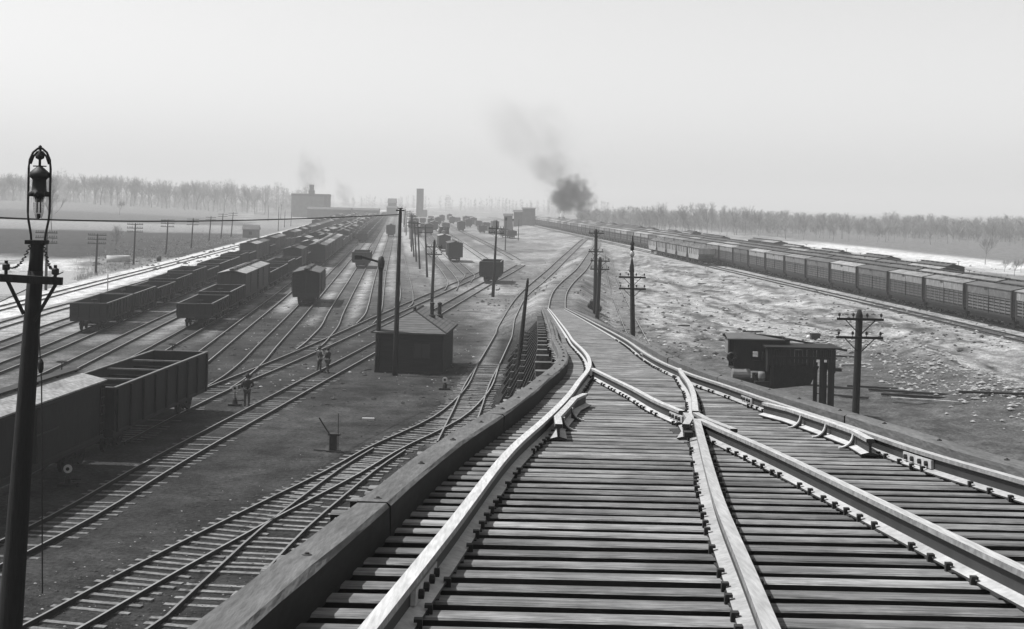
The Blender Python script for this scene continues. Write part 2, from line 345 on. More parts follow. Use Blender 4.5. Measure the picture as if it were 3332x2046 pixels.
def terrain(x, y, rough=True):
    x = np.asarray(x, float); y = np.asarray(y, float)
    bx = np.interp(y, TR['bench'][:, 1], TR['bench'][:, 0])
    wid = 9 + 4 * sstep(150, 350, y)
    bench = 1.0 * sstep(0, 1, (x - (bx - 3.0 - wid)) / wid)
    bench = np.where(y > 600, bench * (1 - sstep(600, 900, y)), bench)
    ix = np.interp(y, TR['incline'][:, 1], TR['incline'][:, 0])
    hi = np.interp(y, [a for a, b in INC_H], [b for a, b in INC_H])
    fill = hi - np.maximum(np.abs(x - ix) - 2.0, 0) / 1.9
    lx = np.interp(y, TR['lead_low'][:, 1], TR['lead_low'][:, 0])
    hl = 1.0 * sstep(170, 390, y)
    fill2 = hl - np.maximum(np.abs(x - lx) - 2.2, 0) / 3.0
    z = np.maximum(np.maximum(bench, 0), np.maximum(fill, np.where(y < 420, fill2, 0)))
    z = np.maximum(z, 0)
    # rising fields far to the left
    z = z + 5.2 * sstep(430, 820, y) * sstep(-0.155, -0.36, x / np.maximum(y, 1))
    # pond hollow
    d = np.hypot((x + 68) / 11.0, (y - 163) / 34.0)
    z = z - 0.75 * (1 - sstep(0.75, 1.15, d + 0.25 * (fbm(x * 0.15, y * 0.15) - 0.5)))
    z = z + 0.95 * np.exp(-((x - 31.0) / 3.2)**2) * sstep(66, 80, y) * (1 - sstep(104, 118, y)) * (0.45 + 1.0 * fbm(x * .45, y * .22, 3))
    if rough:
        flat = 1 - sstep(2.5, 5, np.abs(x - ix)); emb_ = sstep(-9, 0, x - lx) * (1 - flat) * sstep(1.8, 3.5, np.abs(x - lx)) * sstep(120, 150, y) * (1 - sstep(380, 420, y)) * (x < ix)
        z = z + emb_ * 0.4 * (fbm(x * 0.5, y * 0.2, 4) - .45)
        slope_zone = sstep(2, 9, x - ix) * sstep(-1.0, -3.5, x - bx) * sstep(45, 60, y) * (1 - sstep(380, 420, y))
        z = z + slope_zone * (0.5 * (fbm(x * 0.45, y * 0.14, 3) - 0.45) + 0.30 * (fbm((x + .1 * y) * 1.1 + 5, y * 0.30, 3) - .5))
        lz = sstep(-3.5, -9, x - np.interp(y, TR['main'][:, 1], TR['main'][:, 0])) * (1 - sstep(300, 420, y))
        z = z + lz * (0.8 * (fbm(x * 0.2, y * 0.12, 4) - 0.5))
    return z
def tz(x, y): return float(terrain(np.array([x]), np.array([y]), True)[0])
# ------------------------------------------------------------------ ground: one sheet to the horizon
def steps(a, b, f):
    out = [a]
    while out[-1] < b: out.append(out[-1] + f(out[-1]))
    return np.array(out)
gy = steps(-60, 9000, lambda t: 0.55 if 28 < t < 130 else (4.0 if t < 28 else max(0.55, (t - 60) / 130)))
gx_r = steps(0, 5000, lambda t: 0.55 if t < 62 else max(0.55, (t - 30) / 40)); gx_l = steps(0, 5000, lambda t: 0.55 if t < 78 else max(0.55, (t - 40) / 40))
gx = np.concatenate([-gx_l[:0:-1], gx_r])
XX, YY = np.meshgrid(gx, gy); ZZ = terrain(XX, YY)
def tone(x, y):
    """soil colour: sandy cinders, sooty beds, light dressed main line, fields"""
    near = 1 - sstep(70, 128, y + 18 * (fbm(x * 0.03, y * 0.03, 3) - 0.5))
    n1 = fbm(x * 0.12, y * 0.05, 4); n2 = fbm(x * 0.5 + 9, y * 0.25, 3)
    sand = 0.25 + 0.40 * (n1 - 0.5) + 0.16 * (n2 - .5)
    cind = 0.048 + 0.06 * (n2 - 0.5) + 0.07 * (fbm(x * 0.22 + 3, y * 0.10, 4) - 0.5)
    ang = x + 0.0855 * y                                              # sideways place in the yard
    west = sstep(-8, -30, ang)                                        # the western yard tracks are sandier
    t = sand * (1 - near * (1 - 0.55 * west)) + cind * near * (1 - 0.55 * west)
    # darker, oily strip along every yard track
    dm = np.full(np.shape(x), 1e9)
    for k in ('y9', 'y8', 'y7', 'y6', 'y5', 'y4', 'y3', 'y2', 'y1', 't1', 't2', 'r1', 'r2', 'r3', 'r4', 'y10'): dm = np.minimum(dm, dist_to(k, x, y))
    bed = 1 - sstep(0.75, 1.6, dm + 0.8 * (n2 - 0.5))
    t = t * (1 - bed) + bed * (0.11 + 0.13 * (n2 - 0.45) - 0.065 * near)
    ry = sstep(-3, 4, ang) * (1 - sstep(20, 30, ang)) * sstep(150, 190, y); t = t * (1 - .55 * ry) + .55 * ry * (0.10 + 0.36 * sstep(.42, .62, fbm(ang * .30 + 11, y * .018, 4)))
    # strip between the last yard track and the telegraph line, and the hut yard
    hub = sstep(-22, -14, ang) * (1 - sstep(6, 12, ang)) * (1 - sstep(118, 175, y + 25 * (n1 - 0.5)))
    t = t * (1 - hub) + hub * (0.05 + 0.06 * (n2 - 0.5) + 0.06 * (fbm(x * 0.22 + 3, y * 0.10, 4) - 0.5))
    for k in ('front', 'front2'):
        b = 1 - sstep(1.2, 2.2, dist_to(k, x, y)); t = t * (1 - b) + b * (0.045 + 0.03 * (n2 - .5))
    # pale dressed main line on the left and everything beyond it
    mx_ = np.interp(y, TR['main'][:, 1], TR['main'][:, 0]); dl = x - mx_
    t = np.where((dl > -3.2) & (dl < 3.4), 0.66 + 0.1 * (n2 - 0.5), t)
    mid = sstep(3.4, 4.4, dl) * (1 - sstep(7.5, 11, dl)); t = t * (1 - mid) + mid * (0.46 + 0.3 * (n1 - .5))
    left = sstep(-3.0, -3.8, dl)
    weeds = 0.17 + 0.42 * sstep(0.44, 0.62, fbm(x * 0.16 + 4, y * 0.045, 4)) * (1 - 0.0 * y)
    bank = 1 - sstep(-9.5, -5, dl); weeds = weeds * bank + 0.19 * (1 - bank)
    f = np.interp(y + 20 * (n1 - 0.5), [0, 228, 240, 395, 415, 500, 520, 620, 650, 900, 4000], [.3, .3, .05, .045, .22, .30, .11, .13, .20, .22, .2])
    fieldmask = sstep(-0.175, -0.215, x / np.maximum(y, 1) - 0.02 * (n1 - .5)) * sstep(215, 235, y)
    wl = weeds * (1 - fieldmask) + f * fieldmask
    wl = np.where((y > 420) & (fieldmask < .5), 0.22 + 0.36 * (fbm(x * .02, y * .012, 3) - .4), wl)
    shore = 1 - sstep(1.1, 1.5, np.hypot((x + 68) / 11.0, (y - 163) / 34.0)); wl = wl * (1 - 0.6 * shore) + 0.6 * shore * 0.45
    t = t * (1 - left) + left * wl
    # right of the incline: ash pit floor, rough pale bank, bench under the long train
    ix = np.interp(y, TR['incline'][:, 1], TR['incline'][:, 0]); bx = np.interp(y, TR['bench'][:, 1], TR['bench'][:, 0])
    right = sstep(-0.5, 2.5, x - ix)
    r = 0.105 + 0.08 * (n2 - .5)
    streak = 0.40 * fbm((x + 0.1 * y) * 0.30, y * 0.06, 4) + 0.60 * fbm((x + 0.14 * y) * 1.25, y * 0.20 + 3, 4)
    pale = 0.13 + 0.26 * sstep(0.38, 0.58, streak) + 0.30 * (fbm(x * 1.3 + .15 * y, y * 0.42, 3) - .5)
    up = sstep(93, 118, y + 22 * (n1 - .5)) * sstep(1, 7, x - ix)
    low = sstep(-17, -9, x - bx + 7 * (n1 - .5))
    pk = np.maximum(up, low); r = r * (1 - pk) + pk * pale
    bn = sstep(-3.6, -2.6, x - bx); r = r * (1 - bn) + bn * (0.36 + 0.22 * (n2 - .5))
    pitb = 1 - sstep(0.9, 1.8, dist_to('pit', x, y)); r = r * (1 - pitb) + pitb * 0.17
    tx = np.interp(y, TR['train'][:, 1], TR['train'][:, 0])
    beyond = sstep(20, 23, x - tx); r = r * (1 - beyond) + beyond * (0.25 + 0.4 * (n1 - .5)); wet = sstep(46, 54, x - tx + 14 * (n1 - .5)) * (1 - sstep(66, 78, x - tx + 10 * (n1 - .5))); wet = wet * (1 - sstep(400, 450, y)); wet = wet * (.45 + .55 * sstep(.40, .56, fbm(x * .07, y * .03 + 5, 4))); r = r * (1 - wet) + wet * .66
    fld = sstep(72, 80, x - tx + 10 * (n1 - .5)); r = r * (1 - fld) + fld * 0.17
    t = t * (1 - right) + right * r
    # sand spilled on the incline's filled end and the ramp tracks
    di = np.abs(x - ix); fl = (1 - sstep(3.5, 9, di + 3 * (n1 - .5))) * sstep(120, 150, y); t = t * (1 - fl) + fl * (0.24 + 0.4 * (n1 - .5) + .3 * (n2 - .5))
    emb = sstep(-5, 1, x - np.interp(y, TR['lead_low'][:, 1], TR['lead_low'][:, 0]) + 3 * (n1 - .5)) * (1 - right) * sstep(95, 130, y); t = t * (1 - emb) + emb * (0.24 + 0.45 * (n1 - .5) + .3 * (n2 - .5))
    for k, c in (('lead_low', 0.17), ('incline', 0.16)):
        b = (1 - sstep(0.8, 1.6, dist_to(k, x, y))) * (1 if k == 'lead_low' else sstep(116, 120, y)); t = t * (1 - b) + b * (c + .08 * (n2 - .5))
    under_shade = (1 - sstep(3.2, 4.0, np.abs(x - ix + 1.2))) * (1 - sstep(110, 122, y)); t = t * (1 - under_shade) + under_shade * 0.035  # ground under the trestle painted dark for the shaded void
    pt = 1.0 * sstep(0.43, 0.58, fbm(ang * 0.10 + 3, y * 0.022 + 7, 4)) * sstep(95, 125, y) * (1 - sstep(330, 520, y)) * sstep(-62, -55, ang + 14) * (1 - sstep(-6, 2, ang)) * sstep(1.1, 1.8, dm) * sstep(5, 9, dl)
    t = t * (1 - .7 * pt) + .7 * pt * (0.5 + .35 * (n2 - .5))
    t = np.where((np.abs(x) < 1e5), t, t)
    return np.clip(t * 0.6, 0.015, 0.46)
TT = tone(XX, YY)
ny, nx = XX.shape
gv = np.stack([XX.ravel(), YY.ravel(), ZZ.ravel()], 1)
ii = np.arange(ny * nx).reshape(ny, nx)
gf = np.stack([ii[:-1, :-1].ravel(), ii[:-1, 1:].ravel(), ii[1:, 1:].ravel(), ii[1:, :-1].ravel()], 1)
gme = bpy.data.meshes.new('ground'); gme.vertices.add(len(gv)); gme.vertices.foreach_set('co', gv.ravel())
gme.loops.add(gf.size); gme.loops.foreach_set('vertex_index', gf.ravel()); gme.polygons.add(len(gf))
gme.polygons.foreach_set('loop_start', np.arange(0, gf.size, 4)); gme.polygons.foreach_set('loop_total', np.full(len(gf), 4))
gme.polygons.foreach_set('use_smooth', np.ones(len(gf), bool)); gme.update(calc_edges=True)
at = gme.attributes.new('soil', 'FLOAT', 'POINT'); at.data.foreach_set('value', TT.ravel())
gmm, n = new_mat('ground_soil')
ga = n.nodes.new('ShaderNodeAttribute'); ga.attribute_name = 'soil'
tc = n.nodes.new('ShaderNodeTexCoord')
def noise_node(scale, det, rough=0.6):
    q = n.nodes.new('ShaderNodeTexNoise'); q.inputs['Scale'].default_value = scale; q.inputs['Detail'].default_value = det; q.inputs['Roughness'].default_value = rough
    n.links.new(tc.outputs['Object'], q.inputs['Vector']); return q
def rng_node(src, a, b, lo, hi):
    q = n.nodes.new('ShaderNodeMapRange'); q.inputs['From Min'].default_value = a; q.inputs['From Max'].default_value = b
    q.inputs['To Min'].default_value = lo; q.inputs['To Max'].default_value = hi; n.links.new(src, q.inputs['Value']); return q
def mul(a, b):
    q = n.nodes.new('ShaderNodeMath'); q.operation = 'MULTIPLY'; n.links.new(a, q.inputs[0]); n.links.new(b, q.inputs[1]); return q
na = noise_node(0.7, 6); nb = noise_node(5.0, 5, 0.75); nc = noise_node(1.9, 3)
k = mul(ga.outputs['Fac'], rng_node(na.outputs['Fac'], 0.3, 0.7, 0.48, 1.6).outputs[0])
k = mul(k.outputs[0], rng_node(nb.outputs['Fac'], 0.3, 0.7, 0.32, 1.8).outputs[0])
k = mul(k.outputs[0], rng_node(nc.outputs['Fac'], 0.66, 0.74, 1.0, 0.55).outputs[0])
gp = n.nodes.new('ShaderNodeBsdfPrincipled'); gp.inputs['Roughness'].default_value = 0.95; gp.inputs['Specular IOR Level'].default_value = 0.1
n.links.new(k.outputs[0], gp.inputs['Base Color'])
bp = n.nodes.new('ShaderNodeBump'); bp.inputs['Strength'].default_value = 0.9; bp.inputs['Distance'].default_value = 0.16; n.links.new(nb.outputs['Fac'], bp.inputs['Height'])
n.links.new(bp.outputs[0], gp.inputs['Normal'])
go_ = n.nodes.new('ShaderNodeOutputMaterial'); n.links.new(gp.outputs[0], go_.inputs[0])
gme.materials.append(gmm)
ground = bpy.data.objects.new('ground', gme); COL.objects.link(ground); ground['kind'] = 'structure'
# pond
mb = MB().mat('water'); pp = []
for i in range(40):
    t = 2 * math.pi * i / 40; pp.append((-68 + 16 * math.cos(t), 163 + 46 * math.sin(t), -0.28))
mb.add(pp, [tuple(range(40))]); pond = mb.build('pond'); pond['kind'] = 'structure'
pond['label'] = 'bright still pond beyond the pale main line at the left edge'

# ------------------------------------------------------------------ tracks on the ground
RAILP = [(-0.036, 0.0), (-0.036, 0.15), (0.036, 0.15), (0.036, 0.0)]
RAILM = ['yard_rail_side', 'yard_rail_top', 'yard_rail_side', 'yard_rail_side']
def cut(line, y0, y1):
    k = line[(line[:, 1] >= y0) & (line[:, 1] <= y1)]; return k
def track(key, label, y0=-1e9, y1=1e9, tie_y=0, lefty=None, righty=None, zoff=0.0, tie_sp=0.62, bury=0.04):
    line = cut(TR[key], y0, y1)
    root = thing('railway_track', (line[0][0], line[0][1], tz(*line[0])), label, 'railway track', 'yard tracks')
    off = tuple(root.location)
    for s, lim in ((-1, lefty), (1, righty)):
        l = offset(line, s * GA)
        if lim: l = cut(l, *lim)
        zz = terrain(l[:, 0], l[:, 1], False) + 0.03 + zoff
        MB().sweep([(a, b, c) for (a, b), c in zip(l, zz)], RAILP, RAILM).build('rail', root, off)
    if tie_y > line[0][1]:
        mb = MB().mat('tie_yard'); d = np.concatenate([[0], np.cumsum(np.hypot(*np.diff(line, axis=0).T))])
        t = 0.3
        while t < d[-1]:
            x, y = np.interp(t, d, line[:, 0]), np.interp(t, d, line[:, 1])
            if y > tie_y: break
            x2, y2 = np.interp(t + .5, d, line[:, 0]), np.interp(t + .5, d, line[:, 1]); a = math.atan2(y2 - y, x2 - x) - math.pi / 2 + random.uniform(-.03, .03)
            if random.random() < .09: t += tie_sp; continue
            mb.box((x + random.uniform(-.06, .06), y, tz(x, y) - bury + random.uniform(-.02, .03)), (2.5 + random.uniform(-.1, .15), 0.2, 0.16), Matrix.Rotation(a, 3, 'Z'))
            t += tie_sp + random.uniform(-.06, .06)
        o = mb.build('tie', root, off); o['kind'] = 'stuff'
    return root
track('main', 'pale dressed main line track beside the pond and left field')
track('y10', 'empty yard track next to the pale main line')
track('y9', 'empty yard track just left of the leading gondola string')
track('y8', 'yard track under the leftmost long string of open gondolas')
track('y7', 'yard track between the two front gondolas, empty nearby')
track('y6', 'yard track under the gondola coupled ahead of two boxcars')
track('y5', 'yard track passing left of the lone boxcar into the boxcar row')
track('y4', 'yard track under the lone boxcar, curving into the ladder track')
track('y3', 'yard track curving from the ladder to the lone mid-yard gondola', tie_y=112, bury=0.075)
track('y2', 'curved yard track ending beside the tall lamp bracket pole', tie_y=0)
track('y1', 'yard track curving in just right of the tall wire pole')
track('t1', 'long track passing the two standing men and the dark hut', tie_y=85, bury=0.075)
track('t2', 'diagonal ladder track under the big near hopper car', tie_y=92, bury=0.075)
track('r1', 'first right-yard track curving off the ladder beside telegraph poles')
track('r2', 'second right-yard track behind the dark open hopper')
track('r3', 'third right-yard track fading away behind the lone boxcar')
track('r4', 'rightmost right-yard track at the foot of the pale bank')
track('lead_low', 'ramp track rising past the foot of the wooden trestle', tie_y=95, bury=0.07)
track('front', 'foreground track with bare ties at the lower left', tie_y=95)
track('front2', 'foreground switch track diverging under the trestle edge', tie_y=60)
track('pit', 'faint pit track running down right of the trestle')
track('incline', 'track running on from the trestle end over its fill', y0=117)
track('bench', 'empty track on the bench in front of the long train', tie_y=150)
track('train', 'track under the long front row of slatted cars')
# ------------------------------------------------------------------ the wooden incline (trestle) under the camera
TX = lambda key, Y: float(np.interp(Y, key[:, 1], key[:, 0]))
def deckline(pxs, tail=None):
    q = sorted([DK(a, b) for a, b in pxs], key=lambda t: t.y); pts = [(v.x, v.y) for v in q]
    d0 = (pts[1][0] - pts[0][0]) / (pts[1][1] - pts[0][1]); pts.insert(0, (pts[0][0] - d0 * (pts[0][1] - 1.6), 1.6))
    if tail: pts += tail
    return np.array(pts)
def fine(pts, y0, y1, n=None):
    p = np.array(pts); s = p[:, 1]
    m = np.gradient(p[:, 0], s)
    ys = [y0]
    while ys[-1] < y1: ys.append(min(y1, ys[-1] + max(0.25, ys[-1] / 30)))
    out = []
    for y in ys:
        k = min(max(np.searchsorted(s, y, side='right') - 1, 0), len(s) - 2); h = s[k + 1] - s[k]; t = (y - s[k]) / h
        out.append(((2*t**3-3*t**2+1)*p[k,0] + (t**3-2*t**2+t)*h*m[k] + (-2*t**3+3*t**2)*p[k+1,0] + (t**3-t**2)*h*m[k+1], y))
    return np.array(out)
FARL = [(2.25, 60.0), (3.40, 117.2)]
L1 = fine(deckline([(1196, 2044), (1437, 1746), (1678, 1446), (1769, 1366), (1850, 1285), (1886, 1236), (1911, 1205)], [(1.74, 37.0)] + FARL), 1.6, 117.2)
R1p = deckline([(2512, 2046), (2446, 1882), (2342, 1632), (2303, 1503), (2282, 1422), (2264, 1343), (2254, 1272), (2240, 1241), (2221, 1217)])
R1 = fine(list(map(tuple, R1p)) + [(2.92, 22.6)], 1.6, 22.6)
L2p = deckline([(3332, 1850), (3144, 1762), (2926, 1659), (2688, 1546), (2554, 1483), (2453, 1438), (2351, 1395), (2280, 1363), (2236, 1343), (2154, 1310), (2053, 1258), (1992, 1229), (1951, 1209), (1926, 1197)])
L2 = fine(list(map(tuple, L2p)), 1.6, L2p[-1][1])
L2[:, 0] = np.maximum(L2[:, 0], np.interp(L2[:, 1], L1[:, 1], L1[:, 0]) + .075)
R2 = fine(deckline([(3332, 1560), (2990, 1462), (2847, 1414), (2750, 1381), (2605, 1334), (2500, 1300), (2350, 1249), (2256, 1219), (2185, 1191)], [(1.74 + 1.51, 37.0)] + [(x + 1.51, y) for x, y in FARL]), 1.6, 117.2)
trestle = thing('railway_trestle', (2.2, 20, 0), 'steep open timber trestle carrying a railway switch, rails shining', 'trestle')
toff = tuple(trestle.location)
# I-section rail, head up; section points (side, up)
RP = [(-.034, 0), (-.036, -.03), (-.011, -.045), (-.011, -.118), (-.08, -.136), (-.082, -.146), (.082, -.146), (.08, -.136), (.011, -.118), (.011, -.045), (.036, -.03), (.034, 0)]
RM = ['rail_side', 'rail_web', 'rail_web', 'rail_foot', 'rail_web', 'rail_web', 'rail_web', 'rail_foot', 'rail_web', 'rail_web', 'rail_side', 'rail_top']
def deck_rail(line, name='rail', c=C0, parent=trestle):
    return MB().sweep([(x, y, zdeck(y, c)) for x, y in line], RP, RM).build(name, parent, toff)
deck_rail(L1)
deck_rail(R2)
_ys = np.linspace(11, 16, 501); FROG = float(_ys[np.argmin([abs(np.interp(q, R1[:, 1], R1[:, 0]) - np.interp(q, L2[:, 1], L2[:, 0])) for q in _ys])])
print('FROG', FROG)
frx = TX(R1, FROG)
# the two rails that cross: each broken at the frog, with wing rails and a point
gapc = lambda line, a, b: (line[line[:, 1] < a], line[line[:, 1] > b])
r1n, r1f = gapc(R1, FROG - 0.05, FROG + 0.55); l2n, l2f = gapc(L2, FROG - 0.05, FROG + 0.5)
deck_rail(r1n); deck_rail(r1f); deck_rail(l2n); deck_rail(l2f)
frog = MB()
def wing(line, y0, y1, side, bend):
    l = line[(line[:, 1] >= y0) & (line[:, 1] <= y1)]; o = offset(l, side)
    k = np.linspace(0, 1, len(o)); o[:, 0] += bend * (np.clip(0.25 - k, 0, 1) * 4)
    frog.sweep([(x, y, zdeck(y)) for x, y in o], RP, RM)
wl = R1[(R1[:, 1] > FROG + .45) & (R1[:, 1] < FROG + .6)]
# wings: the far rails carry on past the point, bent to lie alongside the near ones
def wing2(p, q, r):
    frog.sweep([(x, y, zdeck(y)) for x, y in (p, q, r)], RP, RM)
xr = lambda y: TX(R1, y); xl = lambda y: TX(L2, y)
wing2((xr(FROG + .56), FROG + .56), (xl(FROG) + .085, FROG - .1), (xl(FROG - 1.1) + .115, FROG - 1.1))
wing2((xl(FROG + .51), FROG + .51), (xr(FROG) - .085, FROG - .1), (xr(FROG - .75) - .12, FROG - .75))
frog.mat('rail_web')
for dy in (-1.0, -0.7, -0.4):
    frog.box((xr(FROG + dy) - .10, FROG + dy, zdeck(FROG + dy, C0 + .07)), (.08, .10, .05)); frog.box((xl(FROG + dy) + .09, FROG + dy, zdeck(FROG + dy, C0 + .07)), (.08, .10, .05))
frog.mat('rail_web'); frog.box((frx, FROG - .5, zdeck(FROG - .5, C0 + .158)), (.5, 1.6, .016), Matrix.Rotation(-math.atan(SLOPE), 3, 'X'))
frog.build('frog', trestle, toff)
# check rails opposite the frog, with curved braces
def check_rail(line, side, y0, y1):
    ys = np.linspace(y0, y1, 26); k = np.minimum(np.arange(26), 25 - np.arange(26)) / 5.0
    flare = 0.085 * np.clip(1 - k, 0, 1)
    pts = [(TX(line, y) + side * (0.105 + f), y, zdeck(y, C0 - .01)) for y, f in zip(ys, flare)]
    return MB().sweep(pts, RP, RM).build('check_rail', trestle, toff)
def brace(par, line, side, y):
    mb = MB().mat('rail_web'); x = TX(line, y) + side * 0.15; vs = []; n = 9
    for t in range(n):
        a = math.pi / 2 * t / (n - 1); vs.append((0.03 + 0.20 * (1 - math.sin(a)), 0.12 * (1 - math.cos(a))))
    prof = [(0.0, 0.135)] + [(0.012 + 0.13 * (1 - math.cos(a)), 0.13 * (1 - math.sin(a))) for a in np.linspace(0, math.pi / 2, 8)] + [(0.0, 0.0)]
    z0 = zdeck(y, C0 + .146)
    for yy in (y - .016, y + .016): mb.v += [(x + side * a, yy, z0 + b) for a, b in prof]
    m = len(prof)
    mb.f += [list(range(m)), list(range(m, 2 * m))[::-1]] + [[i, (i + 1) % m, m + (i + 1) % m, m + i] for i in range(m)]
    mb.m += [0] * (m + 2); mb.smooth += [False] * (m + 2)
    mb.mat('rail_foot')
    for i in range(1, m - 2):
        a, b = prof[i], prof[i + 1]
        mb.beam((x + side * a[0], y, z0 + a[1] + .006), (x + side * b[0], y, z0 + b[1] + .006), 0.04, .012, up=(side * .7, 0, .7))
    mb.build('rail_brace', par, toff)
ckl = check_rail(L1, 1, 12.3, 16.2)
for y in (13.2, 14.3): brace(ckl, L1, 1, y)
ckr = check_rail(R2, -1, 11.6, 15.4)
for y in (12.2, 13.1, 14.0): brace(ckr, R2, -1, y)
# joint bars with bolts, inner faces
def joint(line, side, y):
    mb = MB().mat('rail_foot'); x = TX(line, y)
    dx = TX(line, y + .3) - TX(line, y - .3)
    mb.beam((x - dx / 2 + side * .024, y - .3, zdeck(y - .3, C0 + .082)), (x + dx / 2 + side * .024, y + .3, zdeck(y + .3, C0 + .082)), .022, .07)
    mb.mat('spike')
    for t in (-.22, -.08, .08, .22): mb.lathe((x + dx * t / .6 + side * .03, y + t, zdeck(y + t, C0 + .082)), [(.022, 0), (.022, side * .028), (.012, side * .03)], 6, 'x')
    mb.build('joint_bar', trestle, toff)
joint(R2, -1, 10.9); joint(R2, -1, 17.0); joint(L2, -1, 14.3); joint(L1, 1, 5.9); joint(R2, -1, 29.0)
# ties: the hundred nearest each a piece of their own, the rest one mesh
lg_in = lambda y: TX(L1, y) - (0.40 if y < 20 else 0.40 - 0.10 * min((y - 20) / 30, 1))
rg_in = lambda y: TX(R2, y) + 0.43 - 0.12 * min(max((y - 15) / 20, 0), 1)
far_t = MB().mat('tie_deck'); spk = MB().mat('spike'); plates = MB().mat('spike')
RX = Matrix.Rotation(-math.atan(SLOPE), 3, 'X')
y = 2.35; i = 0
while y < 117:
    wd = random.choice([.135, .14, .145, .155, .13, .15]); c = C0 + .146 + random.uniform(0, .008)
    x0, x1 = lg_in(y) - (0.42 if y < 22 else .26) + random.uniform(-.08, .05), rg_in(y) + 0.40 + random.uniform(-.05, .08)
    mb = MB().mat('tie_deck') if i < 98 else far_t
    n = 7; vs = []                                                   # hewn tie: a slightly crooked, worn top
    tw = random.uniform(-.012, .012); yo = random.uniform(-.012, .012)
    for q in range(n):
        x = x0 + (x1 - x0) * q / (n - 1); e = random.uniform(-.007, .007)
        yy = y + yo + tw * (q / (n - 1) - .5) * 2
        zt = zdeck(yy, c) + random.uniform(-.004, 0)
        h = wd / 2; vs += [(x, yy + u, zt + v - SLOPE * u) for u, v in ((-h + e, -.012), (-h + .010 + e, -.004), (-h + .028 + e, 0), (h - .028 - e, 0), (h - .010 - e, -.004), (h - e, -.012), (h - e, -.2), (-h + e, -.2))]
    fs = []
    for q in range(n - 1):
        for k in range(5): fs.append((q * 8 + k, q * 8 + (k + 1) % 8, q * 8 + 8 + (k + 1) % 8, q * 8 + 8 + k))
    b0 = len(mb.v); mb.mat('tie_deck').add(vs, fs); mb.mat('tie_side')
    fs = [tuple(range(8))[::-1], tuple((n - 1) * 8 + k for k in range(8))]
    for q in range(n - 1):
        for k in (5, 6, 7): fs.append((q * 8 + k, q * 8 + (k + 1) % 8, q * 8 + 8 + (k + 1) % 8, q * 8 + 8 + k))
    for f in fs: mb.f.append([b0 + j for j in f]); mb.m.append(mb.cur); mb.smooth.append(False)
    if i < 98: mb.build('tie', trestle, toff)
    if y < 40:                                                       # spikes and tie plates beside every rail
        for line, a, b in ((L1, 0, 99), (R2, 0, 99), (R1, 0, R1[-1, 1]), (L2, 0, L2[-1, 1])):
            if a < y < b:
                x = TX(line, y); zt = zdeck(y, c)
                plates.box((x, y, zt + .002), (.18, .11, .008), RX)
                for sd in (-1, 1):
                    if random.random() < .22: continue
                    yy = y + random.uniform(-.05, .05)
                    spk.box((x + sd * .092, yy, zt + .015), (.022, .024, .04)); spk.box((x + sd * .085, yy, zt + .036), (.034, .034, .014))
    y += 0.276 + random.uniform(-.008, .008); i += 1
o = far_t.build('tie', trestle, toff); o['kind'] = 'stuff'
o = spk.build('spike', trestle, toff); o['kind'] = 'stuff'
o = plates.build('tie_plate', trestle, toff); o['kind'] = 'stuff'
# guard timbers: long baulks butted end to end
def guard(fn, side, y0, y1, wid, top, h, jog=0.0):
    y = y0
    while y < y1:
        e = min(y + random.uniform(5.0, 6.5), y1); ys = np.linspace(y, e - .02, 10); k = random.uniform(-.008, .008)
        pts = []
        for q in ys: pts.append((fn(q) + side * wid / 2 + k, q, zdeck(q, top)))
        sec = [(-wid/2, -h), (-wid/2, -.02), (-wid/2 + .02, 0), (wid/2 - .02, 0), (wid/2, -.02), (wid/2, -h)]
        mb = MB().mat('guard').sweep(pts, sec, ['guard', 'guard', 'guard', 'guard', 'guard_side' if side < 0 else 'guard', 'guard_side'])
        mb.v = [(a + random.uniform(-.006, .006), b, c + random.uniform(-.006, .004)) for a, b, c in mb.v]
        mb.build('guard_timber', trestle, toff); y = e
guard(lg_in, -1, 2.2, 22.6, .21, C0 - .03, .20)
guard(lg_in, -1, 22.6, 117, .20, C0 - .02, .18)
guard(rg_in, 1, 3.0, 117, .20, C0 + .02, .17)
bl = MB().mat('spike')
for fn, sd, tp_ in ((lg_in, -1, C0 - .03), (rg_in, 1, C0 + .02)):
    q = 3.1
    while q < 60:
        bl.lathe((fn(q) + sd * .10, q, zdeck(q, tp_) - .01), [(.024, 0), (.024, .014), (.011, .018), (.009, .024)], 6); q += random.uniform(1.3, 1.7)
o = bl.build('bolt', trestle, toff); o['kind'] = 'stuff'
